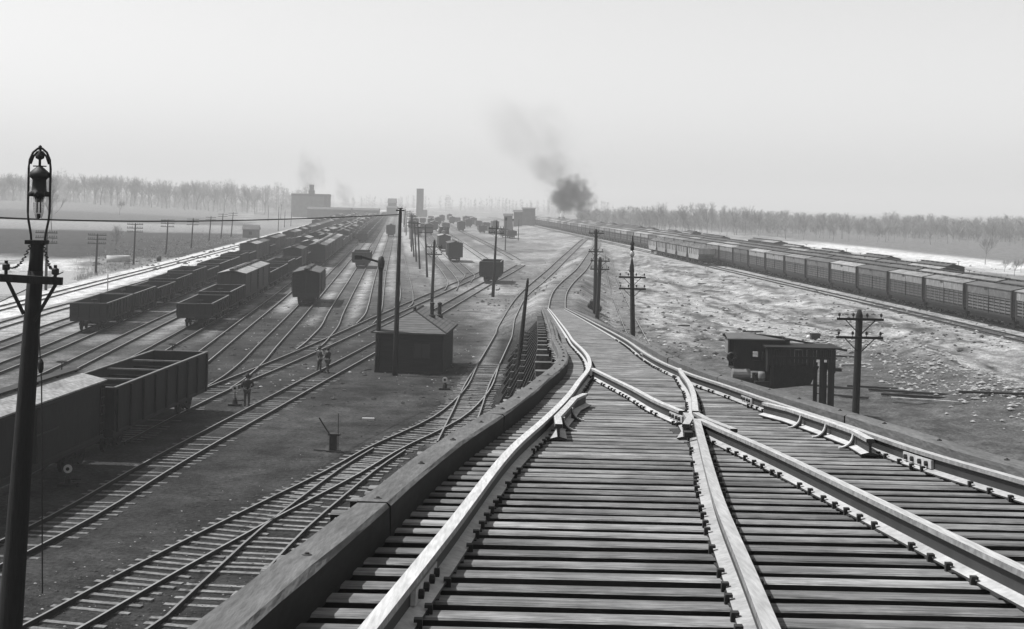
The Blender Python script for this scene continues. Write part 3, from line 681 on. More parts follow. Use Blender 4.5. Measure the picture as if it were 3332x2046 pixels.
# stringers under the rails, bents down to the ground
for fn in (lambda q: TX(L1, q), lambda q: TX(R2, q)):
    ys = np.linspace(2.5, 116.5, 60)
    MB().mat('bent').sweep([(fn(q), q, zdeck(q, C0 + .352)) for q in ys], [(-.18, -.42), (-.18, 0), (.18, 0), (.18, -.42)]).build('stringer', trestle, toff)
for b in np.arange(4.0, 116, 4.0):
    zc = zdeck(b, C0 + .80); xl_, xr_ = lg_in(b) - .45, rg_in(b) + .30; zg = 0.02
    if zc < .5: continue
    mb = MB().mat('bent'); out = 0.07 * zc
    for t, bt in ((.30, -.2), (.64, .3), (.9, 1.6)):
        x = xl_ + (xr_ - xl_) * t
        mb.beam((x, b, zc - .15), (x + bt * zc * .10, b, zg), .30, .30, up=(0, 1, 0))
    xb = xl_ - min(2.2, .75 * zc)
    mb.beam((xl_ + .1, b, zc - .15), (xb, b, zg), .28, .28, up=(0, 1, 0))
    if zc > 3.2:
        mb.beam((xl_, b - .2, zc - .3), (xr_ + .1 * zc, b - .2, zc * .5), .10, .22); mb.beam((xr_, b + .24, zc - .3), (xl_ - .1 * zc, b + .24, zc * .5), .10, .22)
    bo = mb.build('bent', trestle, toff)
    MB().mat('bent_cap').span(xl_ - .2, xr_ + .3, b - .16, b + .16, zc - .15, zc + .16).build('cap_beam', bo, toff)
    for fr in ((.30, .62) if zc > 2.6 else (.3,)):
        zm = zc * fr; MB().mat('bent_cap').span(xb + (xl_ - xb) * fr - .25, xr_, b - .09, b + .09, zm - .13, zm + .13).build('girt', bo, toff)
ys = np.linspace(5, 112, 40); sh = MB().mat('bent')
sh.add([(lg_in(q) - .30, q, zdeck(q, C0 + 1.0)) for q in ys] + [(lg_in(q) - .45, q, .02) for q in ys] + [(lg_in(q) - .20, q, zdeck(q, C0 + 1.0)) for q in ys] + [(lg_in(q) - .35, q, .02) for q in ys],
       [(i, i + 1, 41 + i, 40 + i) for i in range(39)] + [(80 + i, 120 + i, 121 + i, 81 + i) for i in range(39)])
sh.build('shade_backing', trestle, toff)  # dark sheet added behind the bents to blacken the shaded void
# longitudinal girts along the low left side
mb = MB().mat('bent')
for fr in (.35, .62):
    pts = [(lg_in(q) - .55 - .07 * zdeck(q, C0 + .8) * (1 - fr) * 1.6, q, max(.25, zdeck(q, C0 + .8) * fr)) for q in np.linspace(6, 112, 30)]
    for p_, q_ in zip(pts[:-1], pts[1:]): mb.beam(p_, q_, .14, .24)
mb.build('side_girt', trestle, toff)
# timbers stacked at the low end
tp = thing('timber_stack', tuple(G(1936, 1003, 1.2)), 'short dark stack of timbers beside the low end of the trestle', 'timber stack', rz=-.1)
for j in range(3):
    mb = MB().mat('bent')
    for k in range(4 - j): mb.span(-.9 + .4 * k + .2 * j, -.55 + .4 * k + .2 * j, -1.4 + random.uniform(-.2, .2), 1.4 + random.uniform(-.3, .3), .34 * j - .2, .34 * j + .13)
    mb.build('timber', tp)
# ------------------------------------------------------------------ freight cars (x along the car, z up from the rail head)
class Parts:
    """collects parts; with one=True everything lands in one mesh (a car too small to show its parts)"""
    def __init__(s, one=False): s.one = one; s.d = {}; s.order = []; s.par = {}
    def __call__(s, key, under=None):
        k = 'all' if s.one else key
        if k not in s.d: s.d[k] = MB(); s.order.append(k); s.par[k] = under
        return s.d[k]
    def make(s, name, label, cat, group):
        if s.one:
            o = s.d['all'].build(name); tag(o, label, cat, group); return o
        root = thing(name, (0, 0, 0), label, cat, group); made = {}
        for k in s.order:
            nm = k.split('#')[0]; made[k] = s.d[k].build(nm, made.get(s.par[k], root) if s.par[k] else root)
        return root
def underframe(P, L, W, floor, detail):
    u = P('underframe').mat('iron')
    u.span(-L/2, L/2, -.22, .22, floor - .42, floor - .04)
    for s in (-1, 1): u.span(-L/2, L/2, s * (W/2 - .1) - .06, s * (W/2 - .1) + .06, floor - .26, floor - .02)
    u.span(-L/2 - .06, -L/2 + .12, -W/2, W/2, floor - .30, floor - .02); u.span(L/2 - .12, L/2 + .06, -W/2, W/2, floor - .30, floor - .02)
    if detail > 1:
        for s in (-.75, .75):                                          # truss rods
            u.beam((-L/2 + 2.4, s, floor - .2), (-1.3, s, floor - .62), .04, .04); u.beam((-1.3, s, floor - .62), (1.3, s, floor - .62), .04, .04); u.beam((1.3, s, floor - .62), (L/2 - 2.4, s, floor - .2), .04, .04)
            u.span(-1.36, -1.22, s - .06, s + .06, floor - .62, floor - .2); u.span(1.22, 1.36, s - .06, s + .06, floor - .62, floor - .2)
        u.span(1.6, 2.5, -.35, .1, floor - .75, floor - .3)
    for i, e in enumerate((-1, 1)):
        cx = e * (L/2 - 1.75); k = 'truck#%d' % i
        t = P(k).mat('iron')
        for s in (-1, 1):
            t.span(cx - 1.05, cx + 1.05, s * .86 - .06, s * .86 + .06, .46, .62); t.span(cx - .28, cx + .28, s * .86 - .09, s * .86 + .09, .22, .6)
            t.beam((cx - 1.0, s * .86, .44), (cx - .25, s * .86, .20), .08, .07); t.beam((cx + 1.0, s * .86, .44), (cx + .25, s * .86, .20), .08, .07)
        t.span(cx - .16, cx + .16, -1.0, 1.0, .46, .72)
        for j, dx in enumerate((-.84, .84)):
            for s in (-1, 1):
                wk = 'wheel#%d%d%d' % (i, j, s); wm_ = P(wk, k).mat('iron')
                n = 14 if detail > 1 else 8
                wm_.lathe((cx + dx, s * .755, .42), [(.45, -s * .06), (.45, -s * .03), (.42, -s * .03), (.42, s * .07), (.30, s * .05), (.12, s * .09)], n, 'y')
            t.span(cx + dx - .06, cx + dx + .06, -.72, .72, .36, .48)
        if detail > 0:
            c = P('coupler#%d' % i).mat('iron'); c.span(min(e * L/2, e * (L/2 + .42)), max(e * L/2, e * (L/2 + .42)), -.09, .09, floor - .42, floor - .22); c.box((e * (L/2 + .46), .03, floor - .32), (.22, .3, .28))
def ladder(P, key, ax, at, a, b, z0, z1):
    m = P(key).mat('iron')
    def bx(u0, u1, z0_, z1_): (m.span(u0, u1, at - .02, at + .02, z0_, z1_) if ax == 'x' else m.span(at - .02, at + .02, u0, u1, z0_, z1_))
    bx(a, a + .03, z0, z1); bx(b - .03, b, z0, z1)
    for z in np.arange(z0 + .1, z1 - .02, .36): bx(a + .028, b - .028, z, z + .035)
def brakewheel(P, x, y, z):
    b = P('brake_wheel').mat('iron'); b.span(x - .02, x + .02, y - .02, y + .02, z - 1.0, z)
    pts = [(x, y + .24 * math.cos(t), z + .24 * math.sin(t) * 0) for t in np.linspace(0, 2 * math.pi, 13)]
    pts = [(x + .24 * math.sin(t), y + .24 * math.cos(t), z) for t in np.linspace(0, 2 * math.pi, 13)]
    b.tube(pts, .022, 5, False); b.beam((x - .24, y, z), (x + .24, y, z), .03, .03); b.beam((x, y - .24, z), (x, y + .24, z), .03, .03)
def gondola(one=False, detail=2, top=2.35, L=10.5, W=2.95, wall='car_dark', load=None, braces=0, name='gondola', label='', rim='car_rim', low=0):
    P = Parts(one); fl = 1.12; b = P('body').mat(wall); th = .07
    for s in (-1, 1):
        b.span(-L/2, L/2, s * (W/2 - th/2) - th/2, s * (W/2 - th/2) + th/2, fl - .05, top)
        if not one or detail:
            for x in np.linspace(-L/2 + .25, L/2 - .25, 9): b.span(x - .06, x + .06, s * (W/2 + .05) - .05, s * (W/2 + .05) + .05, fl - .1, top - .06)
    for e in (-1, 1):
        b.span(min(e*(L/2-th), e*L/2), max(e*(L/2-th), e*L/2), -W/2 + th, W/2 - th, fl - .05, top - low)
        if detail > 1:
            for y in (-.85, 0.0, .85): b.span(min(e*L/2, e*(L/2+.09)), max(e*L/2, e*(L/2+.09)), y - .06, y + .06, fl - .1, top - low - .04)
            b.span(min(e*L/2, e*(L/2+.05)), max(e*L/2, e*(L/2+.05)), -W/2, W/2, top - low - .16, top - low - .04)
    b.span(-L/2 + th, L/2 - th, -W/2 + th, W/2 - th, fl - .04, fl + .02)
    r = P('top_rim').mat(rim)
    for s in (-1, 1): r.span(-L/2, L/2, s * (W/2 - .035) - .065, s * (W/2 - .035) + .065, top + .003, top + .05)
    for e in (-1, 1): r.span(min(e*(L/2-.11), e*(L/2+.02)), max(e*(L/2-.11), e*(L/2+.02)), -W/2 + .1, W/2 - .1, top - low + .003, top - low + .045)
    for k in range(braces):
        x = -L/2 + L * (k + 1) / (braces + 1); q = P('cross_brace#%d' % k).mat('car_rim')
        q.span(x - .05, x + .05, -W/2 + th, W/2 - th, top - .14, top - .06)
        q.mat('car_dark').span(x - .35, x - .28, -W/2 + th, W/2 - th, top - .5, top - .42)
    if load:
        z0, hh = load; m = P('load').mat('coal' if hh < .6 else 'coke'); nx_, ny_ = 26, 9; vs = []
        for i in range(nx_):
            for j in range(ny_):
                x = -L/2 + th + (L - 2*th) * i / (nx_ - 1); y = -W/2 + th + (W - 2*th) * j / (ny_ - 1)
                e = min(1, 4 * min(i / (nx_-1), 1 - i / (nx_-1)) + .1) * min(1, 3 * min(j / (ny_-1), 1 - j / (ny_-1)) + .1)
                vs.append((x, y, z0 + hh * e * random.uniform(.65, 1.1)))
        m.add(vs, [(i*ny_+j, (i+1)*ny_+j, (i+1)*ny_+j+1, i*ny_+j+1) for i in range(nx_-1) for j in range(ny_-1)])
    if detail > 0:
        ladder(P, 'ladder#a', 'y', -L/2 - .13, W/2 - .62, W/2 - .12, fl, top - .1); ladder(P, 'ladder#b', 'x', -W/2 - .14, -L/2 + .15, -L/2 + .6, fl, top - .1)
        if not one: brakewheel(P, -L/2 - .2, -.5, top + .35)
    underframe(P, L, W, fl, 0 if one else detail)
    return P.make(name, label, 'gondola', None)
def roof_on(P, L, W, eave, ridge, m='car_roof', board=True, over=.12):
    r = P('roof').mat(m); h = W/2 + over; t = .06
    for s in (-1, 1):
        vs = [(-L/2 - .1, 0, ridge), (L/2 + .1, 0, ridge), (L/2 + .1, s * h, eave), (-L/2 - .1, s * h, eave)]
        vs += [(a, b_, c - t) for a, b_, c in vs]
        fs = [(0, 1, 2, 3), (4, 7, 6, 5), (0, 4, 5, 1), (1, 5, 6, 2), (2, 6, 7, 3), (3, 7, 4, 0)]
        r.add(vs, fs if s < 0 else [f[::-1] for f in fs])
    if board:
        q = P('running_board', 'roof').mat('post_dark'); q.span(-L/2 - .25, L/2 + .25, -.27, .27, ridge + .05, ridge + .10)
        for x in np.linspace(-L/2, L/2, 7): q.span(x - .04, x + .04, -.2, .2, ridge - .05, ridge + .05)
def boxcar(one=False, detail=2, L=10.6, W=2.75, wall='car_mid', roof='car_roof', name='boxcar', label=''):
    P = Parts(one); fl = 1.1; ev = 3.45; rg = 3.78
    b = P('body').mat(wall); b.span(-L/2, L/2, -W/2, W/2, fl - .05, ev - .02)
    b.add([(-L/2, -W/2, ev - .02), (-L/2, W/2, ev - .02), (-L/2, 0, rg - .08)], [(0, 1, 2), (2, 1, 0)]); b.add([(L/2, -W/2, ev - .02), (L/2, W/2, ev - .02), (L/2, 0, rg - .08)], [(0, 1, 2), (2, 1, 0)])
    if detail > 1:
        b.mat('post_dark')
        for s in (-1, 1):
            b.span(-L/2, L/2, s * (W/2 + .02) - .02, s * (W/2 + .02) + .02, fl - .12, fl + .06); b.span(-L/2, L/2, s * (W/2 + .02) - .02, s * (W/2 + .02) + .02, ev - .2, ev - .06)
            for e in (-1, 1): b.span(e * (L/2 - .06) - .06, e * (L/2 - .06) + .06, s * (W/2 + .025) - .025, s * (W/2 + .025) + .025, fl + .06, ev - .2)
        for e in (-1, 1):
            b.span(min(e*L/2, e*(L/2+.05)), max(e*L/2, e*(L/2+.05)), -W/2, W/2, fl - .02, fl + .16)
            b.span(min(e*L/2, e*(L/2+.05)), max(e*L/2, e*(L/2+.05)), -.08, .08, fl + .16, ev - .1)
    for i, s in enumerate((-1, 1)):
        d = P('door#%d' % i).mat(wall if detail < 2 else 'car_dark'); d.span(-.95, .95, s * (W/2 + .045) - .03, s * (W/2 + .045) + .03, fl + .08, ev - .22)
        d.mat('iron').span(-1.1, 2.9, s * (W/2 + .06) - .03, s * (W/2 + .06) + .03, ev - .2, ev - .14); d.span(-1.0, 1.0, s * (W/2 + .085) - .012, s * (W/2 + .085) + .012, 2.2, 2.26)
    roof_on(P, L, W, ev, rg, roof)
    if detail > 0:
        ladder(P, 'ladder#a', 'y', -L/2 - .12, W/2 - .66, W/2 - .18, fl + .1, ev - .2); ladder(P, 'ladder#b', 'x', -W/2 - .13, L/2 - .66, L/2 - .18, fl + .1, ev - .2); ladder(P, 'ladder#c', 'x', W/2 + .13, -L/2 + .18, -L/2 + .66, fl + .1, ev - .2)
        if not one: brakewheel(P, -L/2 - .18, -.55, rg + .35)
    underframe(P, L, W, fl, 0 if one else detail)
    return P.make(name, label, 'boxcar', None)
def slatcar(one=False, detail=2, L=10.1, W=2.8, name='slatted_car', label='', roof='car_roof', side='slat', board='board_light'):
    P = Parts(one); fl = 1.1; ev = 3.5; rg = 3.82
    b = P('body').mat('coal'); b.span(-L/2 + .05, L/2 - .05, -W/2 + .14, W/2 - .14, fl, ev - .1)
    f = P('side_frame').mat('post_dark')
    for s in (-1, 1):
        for x in (-L/2 + .1, L/2 - .1): f.span(x - .1, x + .1, s * (W/2 - .02) - .07, s * (W/2 - .02) + .07, fl - .08, ev)
        for x in (0.0,): f.span(x - .06, x + .06, s * (W/2 - .02) - .06, s * (W/2 - .02) + .06, fl - .08, ev - .02)
        f.span(-L/2 + .2, L/2 - .2, s * (W/2 - .03) - .04, s * (W/2 - .03) + .04, fl - .1, fl + .1)
        f.mat(side)
        nz = 5 if detail else 3
        for z in np.linspace(fl + .22, ev - 1.02, nz):
            f.span(-L/2 + .2, L/2 - .2, s * (W/2 - .05) - .02, s * (W/2 - .05) + .02, z, z + (.17 if detail else .3))
        for x in np.linspace(-L/2 + .2, L/2 - .2, 9):
            f.span(x - .05, x + .05, s * (W/2 - .02) - .03, s * (W/2 - .02) + .03, fl + .1, ev - .85)
        f.mat('post_dark')
        q = P('letter_board').mat(board); q.span(-L/2 + .21, -.07, s * (W/2) - .035, s * (W/2) + .035, ev - .82, ev - .06); q.span(.07, L/2 - .21, s * (W/2) - .035, s * (W/2) + .035, ev - .82, ev - .06)
        q.mat('post_dark').span(.25, .95, s * (W/2 + .035) - .012, s * (W/2 + .035) + .012, ev - .33, ev - .10)
    for e in (-1, 1): f.mat('slat').span(min(e*(L/2-.03), e*(L/2+.01)), max(e*(L/2-.03), e*(L/2+.01)), -W/2 + .1, W/2 - .1, fl, ev)
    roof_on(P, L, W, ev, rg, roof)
    underframe(P, L, W, fl, 0 if one else detail)
    u = P('underframe').mat('iron')
    for s in (-1, 1): u.span(-L/2 + .15, L/2 - .15, s * 1.08 - .05, s * 1.08 + .05, fl - .62, fl - .05)  # dark skirts added to stand in for shade below the floor
    return P.make(name, label, 'slatted car', None)
def coalcar(one=False, detail=1, L=10.3, W=2.9, name='hopper_car', label=''):
    P = Parts(one); fl = 1.05; top = 2.95; b = P('body').mat('hopper_steel')
    for s in (-1, 1):
        yy = s * (W/2 - .04); x0, x1 = -L/2, L/2
        vs = []
        for dy in (-.035, .035): vs += [(x0, yy + dy, top), (x0, yy + dy, 2.0), (x0 + 1.0, yy + dy, fl - .1), (x1 - 1.0, yy + dy, fl - .1), (x1, yy + dy, 2.0), (x1, yy + dy, top)]
        b.add(vs, [(0, 1, 2, 3, 4, 5), (11, 10, 9, 8, 7, 6)] + [(i, (i+1) % 6, 6 + (i+1) % 6, 6 + i) for i in range(6)])
        b.mat('post_dark')
        for x in np.linspace(-L/2 + .15, L/2 - .15, 7): b.span(x - .07, x + .07, s * (W/2 + .03) - .04, s * (W/2 + .03) + .04, 1.75, top)
        b.span(-L/2, L/2, s * (W/2 + .02) - .04, s * (W/2 + .02) + .04, top - .12, top); b.span(-L/2, L/2, s * (W/2 - .06) - .05, s * (W/2 - .06) + .05, fl - .1, fl + .14)
        b.mat('hopper_steel')
    for e in (-1, 1):
        b.span(min(e*(L/2-.06), e*L/2), max(e*(L/2-.06), e*L/2), -W/2 + .08, W/2 - .08, 1.95, top)
        b.add([(e*L/2, -W/2 + .08, 1.95), (e*L/2, W/2 - .08, 1.95), (e*(L/2-2.0), W/2 - .08, fl - .2), (e*(L/2-2.0), -W/2 + .08, fl - .2)], [(0, 1, 2, 3), (3, 2, 1, 0)])
    m = P('load').mat('coke'); nx_, ny_ = 34, 10; vs = []
    for i in range(nx_):
        for j in range(ny_):
            x = -L/2 + .08 + (L - .16) * i / (nx_-1); y = -W/2 + .08 + (W - .16) * j / (ny_-1)
            e = min(1, 5 * min(i/(nx_-1), 1-i/(nx_-1))) * min(1, 3 * min(j/(ny_-1), 1-j/(ny_-1)))
            vs.append((x, y, top - .1 + .62 * e * random.uniform(.6, 1.15)))
    m.add(vs, [(i*ny_+j, (i+1)*ny_+j, (i+1)*ny_+j+1, i*ny_+j+1) for i in range(nx_-1) for j in range(ny_-1)])
    underframe(P, L, W, fl + .1, 0 if one else detail)
    return P.make(name, label, 'hopper car', None)
# --- where they stand
def at_s(line, s):
    d = np.concatenate([[0], np.cumsum(np.hypot(*np.diff(line, axis=0).T))])
    return np.interp(s, d, line[:, 0]), np.interp(s, d, line[:, 1])
def s_of_y(line, y):
    d = np.concatenate([[0], np.cumsum(np.hypot(*np.diff(line, axis=0).T))]); return float(np.interp(y, line[:, 1], d))
PROTO = {}
def proto(kind, lod):
    k = (kind, lod)
    if k in PROTO: return PROTO[k]
    one = lod == 0; det = {0: 0, 1: 1, 2: 2}[lod]
    o = {'gon': lambda: gondola(one, det, 2.3, load=(1.2, .25)),
         'gon2': lambda: gondola(one, det, 2.55, wall='car_mid', load=(1.3, .35)),
         'low': lambda: gondola(one, det, 2.05, load=(1.2, .2)),
         'gonl': lambda: gondola(one, det, 2.3, load=(2.0, .75)),
         'box': lambda: boxcar(one, det), 'box2': lambda: boxcar(one, det, wall='car_dark', roof='car_roof_dark'), 'box3': lambda: boxcar(one, det, L=11.2, wall='car_mid', roof='car_roof_dark'),
         'slat': lambda: slatcar(one, det), 'slat2': lambda: slatcar(one, det, roof='car_roof_dark', board='slat'),
         'coal': lambda: coalcar(one, det)}[kind]()
    PROTO[k] = [o, None, False]
    return PROTO[k]
LEN = {'gon': 11.35, 'gon2': 11.35, 'low': 11.35, 'gonl': 11.35, 'box': 11.45, 'box2': 11.45, 'box3': 12.0, 'slat': 10.95, 'slat2': 10.95, 'coal': 11.1}
NOUN = {'gon': 'open gondola', 'gon2': 'high-sided gondola', 'low': 'low-sided gondola', 'gonl': 'heaped gondola', 'box': 'pale-roofed boxcar', 'box2': 'dark-roofed boxcar', 'box3': 'long dark-roofed boxcar', 'slat': 'slatted car', 'slat2': 'dull slatted car', 'coal': 'loaded hopper car'}
cars = []                                                             # (distance, kind, x, y, z, heading, label, group)
def string(line, y0, kinds, n, z, where, group, flip=False):
    s = s_of_y(line, y0); smax = s_of_y(line, line[-1, 1])
    for i in range(n):
        k = kinds[i] if i < len(kinds) else random.choice(kinds[-6:])
        s += LEN[k] / 2
        if s > smax - 8: break
        x, y = at_s(line, s); xa, ya = at_s(line, s - 3.5); xb, yb = at_s(line, s + 3.5)
        lab = '%s, %s from the near end of %s' % (NOUN[k], ORD[i], where) if i < 20 else '%s far back in %s' % (NOUN[k], where)
        if i == 0: lab = '%s at the near end of %s' % (NOUN[k], where)
        cars.append((math.hypot(x, y), k, x, y, (tz(x, y) if z is None else z) + 0.18, math.atan2(yb - ya, xb - xa), lab, group))
        s += LEN[k] / 2
g8 = ['gon', 'gon', 'low', 'gon', 'gon2', 'low', 'gon', 'gon', 'gon2', 'gon', 'box', 'box2', 'gon', 'box3', 'box', 'gon2', 'gon', 'box2', 'box', 'gon', 'box', 'gon2', 'box2']
string(TR['y8'], 108.5, g8, 60, 0, 'the leftmost gondola string', 'freight cars in the leftmost string')
g6 = ['low', 'gon', 'box', 'box', 'gon', 'gon', 'gon2', 'gon', 'box2', 'gon', 'gon', 'box', 'gon', 'gon2', 'gon', 'box']
string(TR['y6'], 113.5, g6, 60, 0, 'the second string, ahead of two boxcars', 'freight cars in the second string')
string(TR['y7'], 262, ['box', 'gon', 'gon2', 'box2', 'gon', 'box', 'gon'], 45, 0, 'the far string between the gondola lines', 'freight cars in the far middle string')
string(TR['y5'], 222, ['box2', 'box', 'box', 'box3', 'box', 'box', 'gon', 'gon2', 'gon', 'box2', 'gon'], 50, 0, 'the boxcar row behind the lone boxcar', 'freight cars in the boxcar row')
string(TR['y4'], 348, ['gon', 'gon2', 'gon', 'gon', 'gon2', 'gon'], 50, 0, 'the far gondola row beyond the boxcars', 'freight cars in the far gondola row')
string(TR['y10'], 460, ['gon', 'box2', 'gon', 'gon2', 'box', 'gon'], 30, 0, 'the farthest left row by the main line', 'freight cars in the far left row')
string(TR['train'], 97, ['slat', 'slat', 'slat2', 'slat', 'slat', 'slat2', 'slat', 'slat2', 'slat'], 52, 1.0, 'the long front train on the bench', 'slatted cars in the long front train')
string(TR['train2'], 100, ['slat', 'slat2', 'box2', 'slat', 'box', 'slat2', 'box3'], 46, 1.0, 'the second train, mostly roofs showing', 'cars in the second train')
string(TR['train3'], 160, ['box', 'box2', 'slat', 'box3', 'slat2', 'box', 'box2'], 40, 1.0, 'the third row behind the front train', 'cars in the third row')
string(TR['train4'], 169, ['box2', 'gon2', 'slat2', 'gon2', 'box', 'gon2'], 7, 1.0, 'the short fourth row behind the trains', 'cars in the fourth row')
string(TR['train4'], 300, ['box2', 'slat2', 'gon2', 'box', 'gon2', 'box2'], 22, 1.0, 'the far fourth row beyond the gap', 'cars in the far fourth row')
string(TR['train5'], 268, ['box', 'box2'], 2, 1.0, 'the isolated pair past the trains', 'cars standing alone past the trains')
string(TR['train5'], 352, ['box2', 'gon2'], 3, 1.0, 'the isolated group farther past the trains', 'cars standing alone past the trains')
string(TR['bench'], 236, ['coal'], 5, 1.0, 'the loaded hopper cut on the bench', 'loaded hopper cars on the bench')
def single(kind, line, y, label, z=0):
    s = s_of_y(line, y) + LEN[kind] / 2; x, y = at_s(line, s); xa, ya = at_s(line, s - 3); xb, yb = at_s(line, s + 3)
    cars.append((math.hypot(x, y), kind, x, y, z + .18, math.atan2(yb - ya, xb - xa), label, None))
single('box2', TR['y4'], 140.5, 'lone dark boxcar at mid yard, its end facing us')
single('gon2', TR['y3'], 219, 'lone high gondola right of the boxcar row, behind the bracket pole')
single('box2', TR['y2'], 408, 'lone small boxcar far up the clear lane')
single('box2', TR['r2'], 249, 'lone boxcar in the right yard just behind the open hopper')
single('box', TR['r2'], 300, 'long boxcar behind the lone right-yard boxcar')
rr = lambda px, py, kind, lab: cars.append((lambda g: (g.length, kind, g.x, g.y, .18, math.pi / 2 + .0855, lab, 'freight cars scattered over the right yard'))(G(px, py)))
rr(1358, 768, 'gon2', 'gondola left of the right-yard engine, behind telegraph poles'); rr(1395, 764, 'box2', 'boxcar beside the right-yard engine, behind telegraph poles')
rr(1402, 738, 'box', 'distant boxcar below the standpipe tower in the right yard'); rr(1425, 733, 'box2', 'distant dark boxcar below the long dump bank'); rr(1470, 729, 'box', 'distant boxcar at the middle of the right yard')
rr(1524, 740, 'box2', 'distant boxcar right of centre in the far right yard'); rr(1568, 758, 'gon2', 'distant gondola left of the tall two-armed pole'); rr(1600, 762, 'gon', 'distant gondola crossing behind the tall two-armed pole')
rr(1640, 772, 'gon2', 'gondola under the two thin signal masts'); rr(1662, 775, 'gon', 'gondola right of the two thin signal masts')
for px, py, kk in ((1380, 752, 'gon'), (1412, 752, 'box'), (1340, 748, 'box2'), (1352, 737, 'box'), (1375, 728, 'gon2'), (1450, 745, 'gon'), (1500, 752, 'box2'), (1488, 724, 'gon2'), (1515, 727, 'box2'), (1540, 733, 'box'), (1556, 738, 'gon2'), (1582, 742, 'gon'), (1610, 748, 'box2'), (1438, 722, 'box2'), (1402, 719, 'gon2'), (1345, 722, 'box'), (1462, 717, 'box'), (1530, 719, 'gon2')):
    rr(px, py, kk, 'distant %s in the haze of the right yard' % NOUN[kk])
cars.sort(key=lambda c: c[0])
rest = MB()
KIDS = {}
seenlab = set()
for i, (dist, kind, x, y, z, hd, lab, grp) in enumerate(cars):
    lod = 2 if dist < 185 else (1 if dist < 255 else 0)
    if i >= 290: lod = 0
    pr = proto(kind, lod)
    if i < 290:
        if not pr[2]: o = pr[0]; pr[2] = True; pr[1] = kids_of(o)
        else: o = copy_tree(pr[0], pr[1])
        o.location = (x, y, z); o.rotation_euler = (0, 0, hd); o['label'] = lab
        o['category'] = {'g': 'gondola', 'l': 'gondola', 'b': 'boxcar', 's': 'slatted car', 'c': 'hopper car'}[kind[0]]
        if grp: o['group'] = grp
        elif 'group' in o: del o['group']
    else:
        me = pr[0].data; cs, sn = math.cos(hd), math.sin(hd); base = len(rest.v)
        rest.v += [(x + v.co.x * cs - v.co.y * sn, y + v.co.x * sn + v.co.y * cs, z + v.co.z) for v in me.vertices]
        for pgn in me.polygons:
            rest.mat(me.materials[pgn.material_index]['k'] if 'k' in me.materials[pgn.material_index] else [kk for kk, vv in M.items() if vv == me.materials[pgn.material_index]][0])
            rest.f.append([base + q for q in pgn.vertices]); rest.m.append(rest.cur); rest.smooth.append(False)
for k, pr in PROTO.items():
    if not pr[2]:
        for o in [pr[0]] + list(pr[0].children_recursive): bpy.data.objects.remove(o)
if rest.v:
    o = rest.build('freight_cars'); tag(o, 'freight cars massed too far off to tell apart', 'freight cars', None, 'stuff')
# the big hopper and the boxcar coupled behind it, close below the camera on the ladder track
def stand(o, line, y, label, z=0.18, half=5.6):
    s = s_of_y(line, y) - half; x, yy = at_s(line, s); xa, ya = at_s(line, s - 3); xb, yb = at_s(line, s + 3)
    o.location = (x, yy, z); o.rotation_euler = (0, 0, math.atan2(yb - ya, xb - xa) + math.pi); o['label'] = label
T2X = smooth_line([(TR['t2'][0][0] - 2.1, TR['t2'][0][1] - 30.0)] + [tuple(q) for q in TR['t2'][::6]], 1.5)
bh = gondola(False, 2, 2.95, L=14.0, W=3.0, braces=3, wall='car_dark', load=(1.6, .3), name='hopper_car', label='')
stand(bh, T2X, G(655, 1335).y + .2, 'big black open hopper car with cross braces, nearest in the yard', half=7.0); bh['category'] = 'hopper car'
bb = boxcar(False, 2, L=11.6, name='boxcar', wall='car_dark', roof='car_roof'); stand(bb, T2X, G(655, 1335).y - 14.9, 'black boxcar with pale roof behind the big hopper, lower left')
# open hopper standing at the ladder on the right
oh = gondola(False, 1, 2.95, L=8.6, W=2.95, wall='car_dark', name='hopper_car'); oh['category'] = 'hopper car'
g = G(1597, 924); oh.location = (g.x, g.y + 4.2, .18); oh.rotation_euler = (0, 0, math.pi / 2 - .03); oh['label'] = 'dark open hopper standing alone where ladder tracks meet, centre right'
# ------------------------------------------------------------------ poles
def pole_thing(name, base, top, r0, r1, label, cat, group=None, m='pole', n=10):
    t = thing(name, base, label, cat, group); mb = MB().mat(m); mb.sm = True
    d = Vector(top) - Vector(base)
    mb.tube([d * k for k in (-0.02, 0.3, 0.65, 0.97, 1.0)], [r0 * 1.05, r0 * .93 + r1 * .07, (r0 + r1) / 2, r1, r1 * .55], n); mb.build('shaft', t)
    return t, d
def arm(t, d, z, half, m='pole', pins=4, braces=True, w=.11, yaw=0.0, y=-.16):
    k = z / d.z; c = d * k + Vector((0, y, 0)); mb = MB().mat(m); R = Matrix.Rotation(yaw, 3, 'Z')
    mb.box(c, (2 * half, .09, w), R); a = mb.build('cross_arm', t)
    if pins:
        for q in range(pins):
            p = MB().mat('iron')
            x = -half + .1 + (2 * half - .2) * q / (pins - 1)
            if abs(x) < .15: continue
            o = R @ Vector((x, 0, 0)); p.tube([c + o + Vector((0, 0, w / 2)), c + o + Vector((0, 0, w / 2 + .09))], .015, 5); p.lathe(c + o + Vector((0, 0, w / 2 + .07)), [(.045, 0), (.055, .04), (.05, .1), (.02, .14)], 7); p.build('insulator', t)
    if braces:
        b = MB().mat(m)
        for s in (-1, 1): b.beam(c + R @ Vector((s * half * .62, -.03, -w / 2)), c + R @ Vector((s * .05, -.02, -half * .62)), .035, .035)
        b.build('arm_brace', t)
    return c
def vpole(name, px0, py0, px1, py1, Y, zbase, r0, r1, label, cat, **k):
    """base and top given on the photograph at a known distance"""
    top = AT(px1, py1, Y); b = AT(px0, py0, Y); kk = (zbase - b.z) / (top.z - b.z); base = b + (top - b) * kk
    base.z = zbase; return pole_thing(name, base, top, r0, r1, label, cat, **k)
t, d = vpole('wire_pole', 1285, 1216, 1303, 676, 87.2, 0, .17, .10, 'tallest bare pole rising past the hut, wire tied at its top', 'pole')
